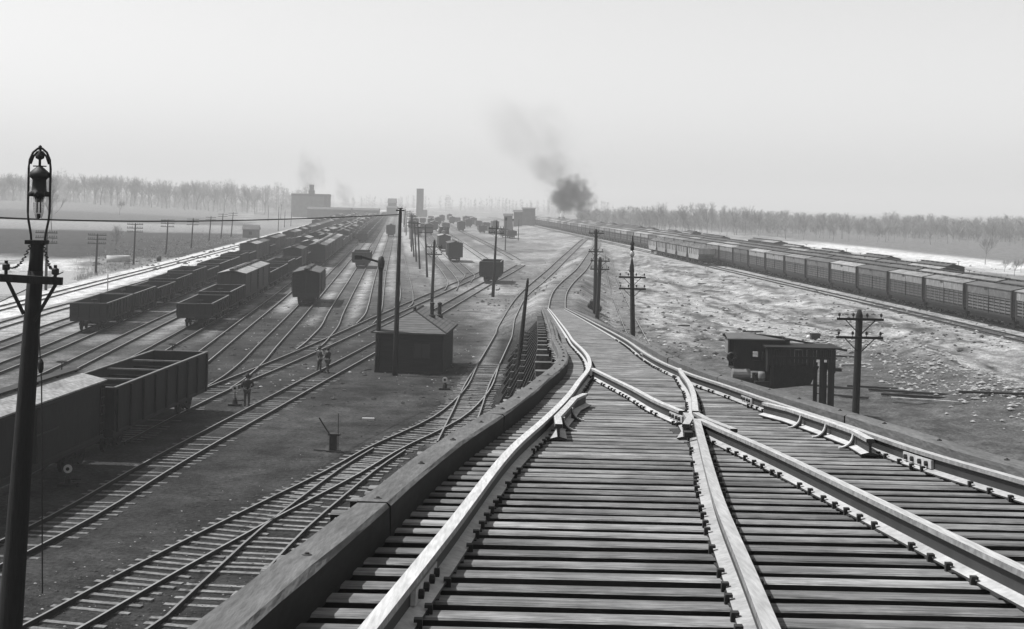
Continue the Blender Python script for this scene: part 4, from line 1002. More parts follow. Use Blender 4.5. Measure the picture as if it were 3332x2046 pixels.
mb = MB().mat('pole'); mb.box(d * .985 + Vector((0, -.12, 0)), (.56, .08, .09)); mb.box(d * .997, (.34, .3, .06)); mb.build('cross_arm', t); wire_end = t.location + d * .965
t, d = vpole('lamp_post', 1226, 1210, 1241, 842, 88.6, 0, .16, .13, 'shorter post left of the hut with a drooping side bracket', 'lamp post')
mb = MB().mat('iron'); mb.sm = True; mb.lathe(d * .965, [(.14, -.5), (.22, -.2), (.24, .1), (.16, .38), (.05, .45)], 10); mb.build('pole_cap', t)
mb = MB().mat('iron'); mb.beam(d * .975 + Vector((-.15, 0, -.02)), d * .975 + Vector((-1.35, 0, .30)), .10, .14); mb.span(*(d.x - 1.78, d.x - 1.28), d.y - .14, d.y + .14, d.z * .975 + .12, d.z * .975 + .40); mb.build('lamp_bracket', t)
t, d = vpole('utility_pole', 1401, 1095, 1414, 780, 140, 0, .17, .13, 'two-armed pole standing directly behind the hut roof', 'utility pole')
arm(t, d, d.z - .75, .88); arm(t, d, d.z - 1.52, .88)
t, d = vpole('utility_pole', 1604, 966, 1617, 715, 161.5, 0, .19, .07, 'tall slim two-armed pole in front of the dark open hopper', 'utility pole')
arm(t, d, 8.35, .95, pins=6); arm(t, d, 7.80, .95, pins=6)
t, d = vpole('utility_pole', 1935, 1060, 1940, 744, 127, 0, .19, .14, 'left and taller of the close two-armed pole pair right of trestle', 'utility pole')
arm(t, d, d.z - .42, .72); arm(t, d, d.z - 2.2, .72)
t, d = vpole('utility_pole', 1942, 1060, 1953, 836, 122, 0, .20, .17, 'right and shorter of the close two-armed pole pair right of trestle', 'utility pole')
arm(t, d, d.z - .36, .89); arm(t, d, d.z - 1.12, .89)
t, d = vpole('utility_pole', 2060, 1150, 2056, 868, 85, 0, .17, .13, 'two-armed pole carrying a globe lamp, right of the trestle', 'utility pole')
arm(t, d, d.z - .66, .87); arm(t, d, d.z - 1.4, .87)
mb = MB().mat('pole'); mb.tube([d + Vector((0, 0, -.35)), d, d + Vector((0, 0, .62))], [.17, .14, .03], 8); mb.build('pole_tip', t)
mb = MB().mat('iron'); mb.sm = True
mb.lathe(d + Vector((0, 0, 1.05)), [(.02, -.5), (.03, 0), (.13, .03), (.12, .25), (.10, .3), (.13, .42), (.12, .5), (.05, .62), (.03, .92), (.015, .98)], 10); mb.build('lamp_housing', t)
mb = MB().mat('globe'); mb.sm = True; mb.lathe(d + Vector((0, 0, .82)), [(.03, -.2), (.13, -.13), (.17, 0), (.14, .14), (.07, .22)], 12); mb.build('lamp_globe', t)
t, d = vpole('utility_pole', 2779, 1480, 2797, 1008, 54, 0, .155, .145, 'two-armed dark pole at the right, beside the sooty shed', 'utility pole')
arm(t, d, d.z - .37, .95, w=.10); arm(t, d, d.z - 1.12, .95, w=.10)
t, d = vpole('plain_pole', 1676, 1290, 1718, 905, 79, 0, .16, .085, 'bare leaning pole at the left foot of the trestle', 'pole')
mb = MB().mat('bent'); mb.box((0, 0, .25), (.5, .5, .5)); mb.build('pole_footing', t)
# telegraph lines
ln = [(1390, 902, 731), (1366, 875, 719), (1355, 851, 718), (1347, 835, 716)]
pts = [(G(a, b), AT(a - 7, c, G(a, b).y)) for a, b, c in ln]
last = pts[-1][0]
for k in range(14):
    y = last.y + 27 * (k + 1) + k * k * 1.5; x = last.x - .089 * (y - last.y) + random.uniform(-.6, .6); pts.append((Vector((x, y, 0)), Vector((x + random.uniform(-.2, .4), y, 8.3 + random.uniform(-.4, .3)))))
for i, (b, tp_) in enumerate(pts):
    t, d = pole_thing('telegraph_pole', b, tp_, .16, .10, '%s telegraph pole from the near end of the central line' % ORD[i] if i else 'nearest telegraph pole of the central line, leaning left', 'telegraph pole', 'telegraph poles between the two yards', m='pole_far', n=7)
    if i < 9:
        for z in (.45, 1.15): arm(t, d, d.z - z, 1.15, m='pole_far', pins=0, braces=False, yaw=.15)
ln = [(149, 944, 750), (311, 894, 759), (434, 862, 725), (540, 827, 713), (622, 809, 709), (680, 783, 703), (719, 776, 693), (752, 770, 690)]
for i, (a, b, c) in enumerate(ln):
    g = G(a, b); g.z = tz(g.x, g.y); tp_ = AT(a + (7 if i else 4), c, g.y)
    t, d = pole_thing('telegraph_pole', g, tp_, .17, .11, ('telegraph pole just behind the arc lamp post, left field edge' if i == 0 else '%s three-armed pole from the left along the field line' % ORD[i]), 'telegraph pole', 'three-armed poles along the left field', m='pole_far', n=7)
    for z in ((.25, .85, 1.45) if i < 5 else (.3, .9)): arm(t, d, d.z - z, 1.35, m='pole_far', pins=10 if i < 4 else 0, braces=False, yaw=-.1)
for i, (a, b, c) in enumerate([(905, 752, 672), (913, 715, 664), (946, 735, 690), (925, 740, 682), (1667, 770, 712), (1644, 815, 708), (1686, 782, 712), (872, 720, 668), (1002, 700, 655)]):
    g = G(a, b); t, d = pole_thing('mast', g, AT(a + 3, c, g.y), .13, .08, ['slim far mast left of the brick engine house', 'slim far mast in front of the engine house corner', 'short far mast before the engine house wall', 'short slim mast at the pale siding', 'right-hand signal mast of the pair in the right yard', 'left-hand signal mast of the pair in the right yard', 'thin lone mast right of the signal pair', 'thin far mast at the field edge left of the engine house', 'thin far mast near the low sheds'][i], 'mast', None, m='pole_far', n=6)
    if i in (4, 5): MB().mat('pole_far').box(d + Vector((0, 0, -.3)), (.5, .2, .7)).build('signal_head', t)
# white marker stake by the main line
g = G(350, 951); t = thing('marker_stake', g, 'slim pale stake standing beside the main line', 'stake'); MB().mat('concrete').span(-.05, .05, -.05, .05, -.1, 2.15).build('stake', t)
# arc lamp pole, close at the left edge
base = AT(36, 2000, 23.0); top = AT(119, 832, 23.0); k = (0 - base.z) / (top.z - base.z); b0 = base + (top - base) * k
t = thing('arc_lamp_pole', b0, 'huge dark pole with hooped arc lamp at the left edge', 'lamp pole')
d = top - b0; mb = MB().mat('pole'); mb.sm = True
mb.tube([d * 0, d * .45, d * .7, d * .9, d * .975], [.24, .20, .165, .14, .13], 14); mb.sm = False
mb.build('shaft', t); hd_ = MB().mat('pole'); hd_.sm = True; hd_.tube([d * .974, d * 1.0, d * (10.70 / d.z)], [.125, .115, .11], 12); hd_.sm = False
zc = 10.755; hd_.span(d.x - .17, d.x + .17, d.y - .12, d.y + .12, zc - .07, zc); hd_.build('pole_head', t)
def sq(m_, k=1.0): m_.v = [(cx + (x - cx) * k, cy + (y - cy) * k, zc + (z - zc) * .92) for x, y, z in m_.v]; return m_
cx = d.x + .02; cy = d.y
hoop = MB().mat('iron'); hoop.sm = True
pts = []
for s in (-1, 1):
    q = [(cx + s * .12, cy, zc - .03), (cx + s * .125, cy, zc + .10), (cx + s * .175, cy, zc + .38), (cx + s * .19, cy, zc + .55), (cx + s * .19, cy, zc + 1.35), (cx + s * .175, cy, zc + 1.52), (cx + s * .12, cy, zc + 1.66), (cx + s * .04, cy, zc + 1.735), (cx, cy, zc + 1.745)]
    hoop.tube(q, .021, 7)
hoop.lathe((cx, cy, zc + 1.73), [(.035, 0), (.03, .05), (.005, .07)], 8); sq(hoop).build('lamp_hoop', t)
lm = MB().mat('iron'); lm.sm = True
lm.lathe((cx, cy, zc), [(.03, .84), (.14, .86), (.15, .90), (.11, .93), (.105, 1.0), (.10, 1.14), (.12, 1.17), (.155, 1.20), (.15, 1.27), (.09, 1.34), (.05, 1.38), (.02, 1.42)], 14)
lm.lathe((cx, cy, zc), [(.02, 1.42), (.02, 1.52), (.065, 1.55), (.07, 1.60), (.03, 1.66), (.02, 1.74)], 10)
for s in (-1, 1):
    lm.tube([(cx + s * .03, cy, zc + 1.68), (cx + s * .10, cy, zc + 1.58), (cx + s * .14, cy, zc + 1.44)], .018, 6); lm.tube([(cx + s * .02, cy, zc + 1.4), (cx + s * .10, cy, zc + 1.40)], .012, 5)
for a in np.linspace(0, 6.283, 9)[:-1]: lm.box((cx + .13 * math.cos(a), cy + .13 * math.sin(a), zc + .87), (.05, .05, .09))
sq(lm, 1.15).build('lamp_body', t)
ca = MB().mat('iron')
for dx in (-.03, .03): ca.tube([(cx + dx, cy, zc + .85), (cx + dx, cy, zc + .52)], .013, 6)
ca.lathe((cx, cy, zc), [(.02, .40), (.035, .46), (.03, .5)], 8); ca.lathe((cx, cy, zc), [(.07, .72), (.075, .76), (.07, .86)], 10); sq(ca).build('carbon_holder', t)
gl = MB().mat('glass'); gl.sm = True; gl.lathe((cx, cy, zc), [(.035, .40), (.055, .44), (.078, .55), (.085, .7), (.085, .85)], 16); sq(gl, 1.12).build('lamp_globe', t)
az = 10.08; am = MB().mat('pole'); am.box((d.x * .962, d.y - .2, az), (1.08, .11, .13), Matrix.Rotation(.035, 3, 'Y')); am.build('cross_arm', t)
br = MB().mat('pole')
br.beam((d.x * .962 - .40, d.y - .2, az - .03), (d.x * .905 - .08, d.y - .2, az - .60), .05, .05); br.beam((d.x * .962 + .43, d.y - .2, az - .08), (d.x * .905 + .10, d.y - .2, az - .72), .05, .05); br.build('arm_brace', t)
for s, dz in ((-.43, .14), (.42, .08)): ins = MB().mat('iron'); ins.lathe((d.x * .962 + s, d.y - .2, az + dz - .09), [(.03, 0), (.03, .1), (.065, .11), (.065, .2), (.03, .22), (.03, .27)], 10); ins.build('insulator', t)
cw = MB().mat('wire')
for s in (-1, 1):
    a, b = Vector((cx + s * .11, cy - .02, zc - .06)), Vector((d.x * .962 + s * .41, d.y - .2, az + .2)); q = []
    for i in range(41): u = i / 40; q.append(a + (b - a) * u + Vector((.028 * math.cos(u * 70), .028 * math.sin(u * 70), -.16 * math.sin(math.pi * u))))
    cw.tube(q, .012, 5)
cw.build('lead_wire', t)
rp = MB().mat('wire'); rp.tube([(d.x * .905 + .20, d.y - .24, az - .85), (d.x * .905 + .27, d.y - .24, az - 1.75), (d.x * .8 + .42, d.y - .24, az - 5.4)], .012, 5)
rp.build('lamp_rope', t); pb = MB().mat('iron'); pb.lathe((d.x * .905 + .25, d.y - .24, az - 1.48), [(.03, -.12), (.05, -.05), (.05, .06), (.02, .12)], 8); pb.build('pulley', t)
# the slack wire from the tall pole to the left
a = wire_end + Vector((-.05, -.1, -.05)); q0 = AT(-60, 705, 40); mid = AT(700, 718, 62); pts = []
for i in range(41):
    u = i / 40; p_ = a * (1 - u)**2 + (2 * mid - (a + q0) / 2) * 2 * u * (1 - u) + q0 * u * u; pts.append(p_)
w_ = MB().mat('wire'); w_.tube(pts, .032, 6); o = w_.build('wire', None, tuple(a)); tag(o, 'slack dark wire from the tallest pole to the left edge', 'wire')
mb = MB().mat('wire')
b_ = AT(-200, 1060, 26); a_ = AT(205, 885, 22.8); mb.tube([a_, (a_ + b_) / 2 + Vector((0, 0, -.05)), b_], .01, 5); o = mb.build('wire', None, tuple(a_)); tag(o, 'thin wire running off left from the arc lamp cross arm', 'wire')

# ------------------------------------------------------------------ hut
gl_, gr_ = G(1223, 1212), G(1437, 1216); ang = .06
hut = thing('hut', ((gl_.x + gr_.x) / 2, (gl_.y + gr_.y) / 2, 0), 'dark board hut with hipped roof and stovepipes by the tracks', 'hut', rz=-ang)
HW, HD, HH = 4.55, 6.4, 2.75
mb = MB().mat('hut_wall'); mb.span(-HW/2, HW/2, 0, HD, -.05, HH)
mb.mat('shed_dark')
for x in (-HW/2 + .05, HW/2 - .05): mb.span(x - .07, x + .07, -.03, .05, 0, HH)
for z in np.arange(.15, HH - .1, .17): mb.mat('hut_wall').add([(-HW/2 + .13, -.022, z), (HW/2 - .13, -.022, z), (HW/2 - .13, -.004, z + .165), (-HW/2 + .13, -.004, z + .165), (-HW/2 + .13, -.002, z), (HW/2 - .13, -.002, z)], [(0, 1, 2, 3), (0, 4, 5, 1)])
mb.mat('bent').span(-HW/2 - .05, HW/2 + .05, -.1, .0, -.05, .14)
mb.build('wall', hut)
wn_ = MB().mat('glass_dark'); wn_.span(.35, 1.35, -.045, -.03, 1.05, 2.0); fw = MB().mat('shed_dark')
fw.span(.27, 1.43, -.06, -.024, 2.0, 2.08); fw.span(.27, 1.43, -.06, -.024, .97, 1.05); fw.span(.27, .35, -.06, -.024, 1.05, 2.0); fw.span(1.35, 1.43, -.06, -.024, 1.05, 2.0); fw.span(.83, .87, -.058, -.046, 1.05, 2.0)
wo_ = fw.build('window', hut); wn_.build('pane', wo_)
rf = MB().mat('hut_roof'); ov = .28; P_ = lambda x, y, z: (x, y, z); rz_ = HH + 1.28
A = [(-HW/2 - ov, -ov, HH - .02), (HW/2 + ov, -ov, HH - .02), (HW/2 + ov, HD + ov, HH - .02), (-HW/2 - ov, HD + ov, HH - .02), (0.0, 2.3, rz_), (0.0, HD + ov, rz_)]
B = [(x, y, z - .09) for x, y, z in A]
rf.add(A + B, [(0, 1, 4), (1, 2, 5, 4), (0, 4, 5, 3), (6, 7, 1, 0), (7, 8, 2, 1), (9, 6, 0, 3), (10, 7, 6), (11, 8, 7, 10), (9, 11, 10, 6), (2, 8, 11, 5), (5, 11, 9, 3)])
rfo = rf.build('roof', hut)
rr_ = MB().mat('shed_dark'); rr_.beam(A[0], A[4], .12, .05); rr_.beam(A[1], A[4], .12, .05); rr_.beam(A[4], A[5], .14, .06); rr_.beam((A[1][0], A[1][1], A[1][2] + .02), (A[2][0], A[2][1], A[2][2] + .02), .06, .10); rr_.build('ridge_board', rfo)
gb = MB().mat('hut_wall'); gb.add([(-HW/2, HD, HH), (HW/2, HD, HH), (0, HD, rz_ - .1)], [(0, 1, 2), (2, 1, 0)]); gb.build('gable', hut)
fi = MB().mat('iron'); fi.lathe((0, 2.3, rz_), [(.14, -.05), (.10, .1), (.12, .2), (.03, .34)], 8); fi.build('finial', rfo)
for x, y, hh, n_ in ((1.05, 3.6, 1.0, 0), (1.35, 5.6, 1.0, 1)):
    zz = rz_ - (x / (HW/2 + ov)) * (rz_ - HH); c = MB().mat('iron'); c.lathe((x, y, zz - .1), [(.24, 0), (.24, .22), (.13, .26), (.13, hh - .05), (.17, hh), (.17, hh + .08), (.05, hh + .14)], 10); c.build('stovepipe', rfo)
# low dark platform boards beside the hut
# ------------------------------------------------------------------ shed and bin right of the trestle
g = AT(2390, 1330, 74); shed = thing('work_shed', (g.x, g.y, 0), 'sooty plank shed with a see-through window and bin on posts', 'shed')
u = 1 / 58.1                                                            # metres per photograph pixel there
def SX(px): return (px - 2390) * u
def SZ(px, py): return AT(px, py, 74).z
roofz = SZ(2384, 1100); mb = MB().mat('shed_dark')
x0, x1 = SX(2384), SX(2565); wz0, wz1 = SZ(2445, 1172), SZ(2445, 1143); wx0, wx1 = SX(2445), SX(2482); zb = SZ(2390, 1205)
for yy in (0.0, 1.7):                                                   # long walls, each with the window opening
    mb.span(x0, wx0, yy, yy + .08, zb, roofz); mb.span(wx1, x1, yy, yy + .08, zb, roofz); mb.span(wx0, wx1, yy, yy + .08, wz1, roofz); mb.span(wx0, wx1, yy, yy + .08, zb, wz0)
mb.span(x1 - .08, x1, .08, 1.7, zb, roofz); mb.span(x0, x1, .08, 1.7, zb, zb + .06); mb.build('wall', shed)
mb = MB().mat('shed_light'); ex0 = SX(2367); rz2 = SZ(2367, 1086)
mb.span(ex0, ex0 + .08, .35, 1.35, zb + .9, roofz - .05); mb.build('end_wall', shed)
mb = MB().mat('shed_roof'); ry = .85
for s in (-1, 1):
    e = ry + s * 1.1; xe = SX(2436); q = [(ex0 - .12, ry, rz2), (xe, ry, rz2), (xe + 1.9, e, roofz), (ex0 - .12 if s < 0 else ex0, e, roofz)]
    mb.add(q + [(a, b, c - .06) for a, b, c in q], [(0, 1, 2, 3), (7, 6, 5, 4), (0, 4, 5, 1), (1, 5, 6, 2), (2, 6, 7, 3), (3, 7, 4, 0)])
mb.mat('shed_dark').add([(ex0 - .1, ry, rz2 - .03), (ex0 - .1, ry - 1.05, roofz - .02), (ex0 - .1, ry + 1.05, roofz - .02)], [(0, 1, 2), (2, 1, 0)])
mb.span(x0, x1 + .3, -.18, -.08, roofz - .06, roofz + .02); mb.build('roof', shed)
mb = MB().mat('iron'); wx, wz = SX(2376), SZ(2376, 1160); pts = [(wx + .21 * math.cos(a), -.12, wz + .21 * math.sin(a)) for a in np.linspace(0, 2 * math.pi, 19)]
mb.tube(pts, .085, 7, False); mb.build('hanging_ring', shed)
mb = MB().mat('shed_dark'); bx0, bx1 = SX(2484), SX(2704); bz1 = SZ(2500, 1128); bz0 = SZ(2560, 1205); bzl = SZ(2640, 1252)
q = bx0
while q < bx1 - .02:
    e_ = min(q + random.uniform(.16, .26), bx1); mb.span(q, e_ - .02, -.9 + random.uniform(-.02, .02), -.82, bz0 + .35 + random.uniform(-.14, .12) + (.35 if q > bx1 - 1.2 else 0), bz1 + random.uniform(-.05, .01)); q = e_
mb.span(bx0 - .15, bx1 + .25, -1.2, 1.05, bz1 + .062, bz1 + .13); mb.span(bx0, bx0 + .08, -.8, .9, bz0, bz1 - .05); mb.span(bx1 - .08, bx1, -.8, .9, bz0, bz1 - .05); mb.span(bx0, bx1, -.78, .95, bz1 - .04, bz1 + .06)
mb.add([(bx0, -.8, bz0 + .35), (bx1 - .9, -.8, bz0 + .35), (bx1 - 1.25, -.2, bzl), (bx0, -.2, bzl - .3)], [(0, 1, 2, 3), (3, 2, 1, 0)])
mb.add([(bx0, .85, bz0 + .35), (bx1 - .9, .85, bz0 + .35), (bx1 - 1.25, .2, bzl), (bx0, .2, bzl - .3)], [(0, 1, 2, 3), (3, 2, 1, 0)])
mb.add([(bx1 - .9, -.8, bz0 + .35), (bx1 - .9, .85, bz0 + .35), (bx1 - 1.25, .2, bzl), (bx1 - 1.25, -.2, bzl)], [(0, 1, 2, 3), (3, 2, 1, 0)])
mb.span(bx0 + .3, bx1 - .3, -.93, -.9, bz0 + .75, bz0 + .9); mb.build('bin', shed)
for px in (2501, 2661, 2692):
    x = SX(px); MB().mat('shed_dark').span(x - (.10 if px < 2680 else .16), x + (.10 if px < 2680 else .16), -.80, -.62, -.05, bz1 - .06).build('post', shed); MB().mat('shed_dark').span(x - .1, x + .1, .7, .88, -.05, bz0 + .4).build('post', shed)
mb = MB().mat('shed_dark'); mb.span(bx1, bx1 + .5, -.2, .2, SZ(2710, 1207), SZ(2710, 1198)); mb.beam((SX(2555), 1.2, SZ(2555, 1106)), (SX(2768), 1.2, SZ(2768, 1148)), .3, .10); mb.build('chute', shed)
# machinery and barrel under the shed
eq = thing('machinery', (g.x + SX(2415), g.y - .2, 0), 'squat greasy machinery on a frame under the shed floor', 'machinery'); mb = MB().mat('shed_light')
zz = SZ(2400, 1200); mb.lathe((-.15, 0, zz - .25), [(.0, -.5), (.27, -.5), (.30, -.45), (.30, .45), (.27, .5)], 12, 'x'); mb.mat('iron'); mb.span(-.5, 1.2, -.3, .3, zz - .75, zz - .5); mb.box((.75, -.1, zz - .35), (.5, .4, .35)); mb.span(-.5, -.35, -.3, .3, 0, zz - .75); mb.span(1.0, 1.2, -.3, .3, 0, zz - .75)
mb.lathe((.75, -.35, zz - .35), [(.22, -.05), (.22, .05)], 12, 'y'); mb.build('engine', eq)
ba = thing('barrel', (g.x + SX(2469), g.y - .55, SZ(2469, 1234)), 'pale barrel under the shed beside the machinery', 'barrel'); mb = MB().mat('shed_light'); mb.sm = True
mb.lathe((0, 0, 0), [(.17, 0), (.21, .12), (.22, .25), (.21, .38), (.17, .5)], 12); mb.build('staves', ba); MB().mat('iron').lathe((0, 0, .1), [(.215, 0), (.215, .04)], 12).build('hoop', ba)
MB().mat('shed_dark').span(-.4, .4, -.35, .35, -1.2 if False else -ba.location.z, -.002).build('barrel_stand', ba)
# small box and pale sack behind the shed, dark planks lying about
g2 = G(2652, 1112); z2 = tz(g2.x, g2.y); t = thing('tool_box', (g2.x, g2.y, z2 - .05), 'small black tool box on the bank behind the shed', 'box'); MB().mat('shed_dark').span(-.36, .36, -.3, .3, 0, .42).build('box_body', t); MB().mat('iron').span(-.4, .4, -.34, .34, .423, .66).build('box_lid', t)
g2 = G(2631, 1106); mb = MB().mat('white'); mb.sm = True; mb.lathe((0, 0, 0), [(.1, -.02), (.2, .05), (.21, .16), (.15, .27), (.05, .32)], 10); o = mb.build('sack'); o.location = (g2.x, g2.y, tz(g2.x, g2.y) - .03); tag(o, 'small white sack beside the black tool box', 'sack')
for i, (a, b, ln_, an) in enumerate([(2790, 1195, 3.0, .35), (2700, 1265, 3.6, -.5), (2740, 1290, 3.2, -.45), (2960, 1290, 5, -.35), (2990, 1300, 4.5, -.3), (3040, 1318, 5, -.33), (2860, 1270, 4, -.3), (2450, 1080, 2, .2), (2755, 1170, 3.4, -.35), (3230, 1325, 4, -.1), (2225, 1060, 1.2, .2), (2285, 928, 1.3, .1), (2090, 1250, 2.0, .2)]):
    g2 = G(a, b); z2 = tz(g2.x, g2.y); mb = MB().mat('bent' if i not in (0, 5) else 'rubble'); mb.span(-ln_/2, ln_/2, -.11, .11, 0, .13); mb.v = [(x, y + .03 * math.sin(x), z) for x, y, z in mb.v]
    o = mb.build('plank'); o.location = (g2.x, g2.y, z2 + .01); o.rotation_euler = (0, 0, an); tag(o, ['pale plank on the slope left of the two-armed pole', 'dark plank just right of the bin posts', 'dark plank between bin posts and two-armed pole', 'dark plank in the scatter right of the two-armed pole', 'second dark plank in the scatter right of the pole', 'paler plank in the scatter at far right', 'short dark plank near the foot of the two-armed pole', 'dark plank behind the shed roof', 'long plank on the slope behind the chute', 'dark plank near the right edge below the rubble', 'small dark plank on the pale bank', 'small dark timber on the upper pale bank', 'small dark plank hard by the right guard timber'][i], 'plank', 'loose planks on the ash ground')
# rubble on the bank: pale stones scattered past counting
mb = MB().mat('rubble'); ico = [(0, 0, 1), (.9, 0, .3), (.3, .85, .3), (-.7, .5, .3), (-.7, -.5, .3), (.3, -.85, .3), (0, 0, -.6)]; icf = [(0, 1, 2), (0, 2, 3), (0, 3, 4), (0, 4, 5), (0, 5, 1), (6, 2, 1), (6, 3, 2), (6, 4, 3), (6, 5, 4), (6, 1, 5)]
def stones(n, fx, smin, smax):
    for _ in range(n):
        a, b = fx(); g2 = G(a, b, .4); z2 = tz(g2.x, g2.y); s = random.uniform(smin, smax) * random.choice((.6, .6, 1, 1, 1.5)); an = random.uniform(0, 6.28); c_, s_ = math.cos(an), math.sin(an)
        mb.add([(g2.x + s * (x * c_ - y * s_) * random.uniform(.8, 1.4), g2.y + s * (x * s_ + y * c_), z2 + s * z * .7) for x, y, z in ico], icf)
def zone():
    t = random.random(); a = 2600 + 800 * t; return a + random.uniform(-60, 60), 1085 + 225 * t * random.uniform(.6, 1.0) + random.gauss(0, 28) + (40 if t > .4 else 0)
stones(1500, zone, .04, .2)
o = mb.build('rubble'); o['kind'] = 'stuff'; o['label'] = 'pale rubble strewn down the bank at the right'
mb = MB().mat('rubble'); stones(1500, lambda: (random.uniform(1960, 3300), random.uniform(870, 1150)), .05, .2); mb.mat('coal'); stones(1300, lambda: (random.uniform(1950, 3300), random.uniform(870, 1160)), .06, .2); stones(300, lambda: (random.uniform(1480, 1900), random.uniform(850, 1000)), .06, .2); stones(350, lambda: (random.uniform(300, 820), random.uniform(770, 870)), .15, .4)
o = mb.build('bank_debris'); o['kind'] = 'stuff'; o['label'] = 'dark and pale lumps scattered over the rough banks'
mb = MB().mat('rubble'); stones(420, lambda: (random.uniform(700, 1560), random.uniform(880, 1240)), .03, .10); mb.mat('coal'); stones(700, lambda: (random.uniform(560, 1560), random.uniform(860, 1300)), .04, .16)
o = mb.build('yard_debris'); o['kind'] = 'stuff'; o['label'] = 'pale chips and cinder lumps strewn between the yard tracks'
mb = MB().mat('coal')
def fgz():
    while True:
        a, b = random.uniform(60, 1650), random.uniform(1180, 2040)
        if b > 1900 - (a * .48): return a, b
stones(2600, fgz, .02, .06)
mb.mat('rubble'); stones(500, fgz, .012, .04)
o = mb.build('cinders'); o['kind'] = 'stuff'; o['label'] = 'cinders and pale chips strewn over the dark foreground'

# ------------------------------------------------------------------ switch stands
def switch_stand(px, py, h, label, r=.17, lever=True):
    g = G(px, py); t = thing('switch_stand', g, label, 'switch stand', 'low switch stands with white targets')
    mb = MB().mat('iron'); mb.span(-.35, .35, -.2, .2, 0, .12); mb.lathe((0, 0, .1), [(.16, 0), (.12, .25), (.07, .35)], 8); mb.build('base', t)
    mb = MB().mat('iron'); mb.tube([(0, 0, .4), (0, 0, h)], .03, 7)
    if lever: mb.beam((0, -.1, .3), (.55, -.1, .32), .05, .05)
    mb.build('mast', t); mb = MB().mat('white'); mb.sm = False; mb.lathe((0, -.05, h), [(.02, -.02), (r, -.02), (r, .012), (.02, .012)], 18, 'y'); tg = mb.build('target', t)
    MB().mat('iron').lathe((0, -.085, h), [(r * .42, -.012), (r * .42, .012)], 14, 'y').build('target_centre', tg)
switch_stand(764, 1320, .98, 'switch stand with white ring target beside the lone standing man')
switch_stand(1447, 1268, .62, 'switch stand with white target in front of the hut')
switch_stand(221, 1582, .7, 'switch stand with white ring target below the big hopper')
g = G(1085, 1468); t = thing('switch_stand', g, 'tall dark switch stand with slanted lever in open cinders', 'switch stand')
mb = MB().mat('iron'); mb.span(-.18, .14, -.15, .15, 0, .75); mb.span(-.25, .3, -.2, .2, .75, .82); mb.span(-.3, .3, -.25, .25, 0, .06); mb.build('base', t)
mb = MB().mat('iron'); mb.tube([(.22, -.1, .02), (.20, -.1, 1.75)], .016, 6); mb.build('mast', t); mb = MB().mat('iron'); mb.beam((-.05, -.1, .6), (-.68, -.1, 1.55), .08, .05); mb.build('lever', t)
mb = MB().mat('iron'); mb.beam((-.9, 0, .05), (2.4, -1.3, .08), .06, .05); mb.build('switch_rod', t)

g = G(1198, 1367); t = thing('board', g, 'white board lying alone in the dark cinders', 'board', rz=.05); MB().mat('white').span(-.32, .32, -.09, .09, 0, .12).build('plank', t)
# ------------------------------------------------------------------ people
def skin_obj(name, par, joints, links, m, root=0, sub=1):
    me = bpy.data.meshes.new(name); me.from_pydata([j[:3] for j in joints], links, []); me.materials.append(M[m])
    o = bpy.data.objects.new(name, me); COL.objects.link(o); o.parent = par
    me.skin_vertices.new() if hasattr(me.skin_vertices, 'new') and not me.skin_vertices else None
    sm_ = o.modifiers.new('skin', 'SKIN'); sm_.use_smooth_shade = True
    if not me.skin_vertices:
        import bmesh
        bm = bmesh.new(); bm.from_mesh(me); bm.verts.layers.skin.verify(); bm.to_mesh(me); bm.free()
    sv = me.skin_vertices[0].data
    for i, j in enumerate(joints):
        r = j[3]; sv[i].radius = (r, r) if not isinstance(r, tuple) else r; sv[i].use_root = (i == root)
    if sub: s_ = o.modifiers.new('subdivision', 'SUBSURF'); s_.levels = sub; s_.render_levels = sub
    return o
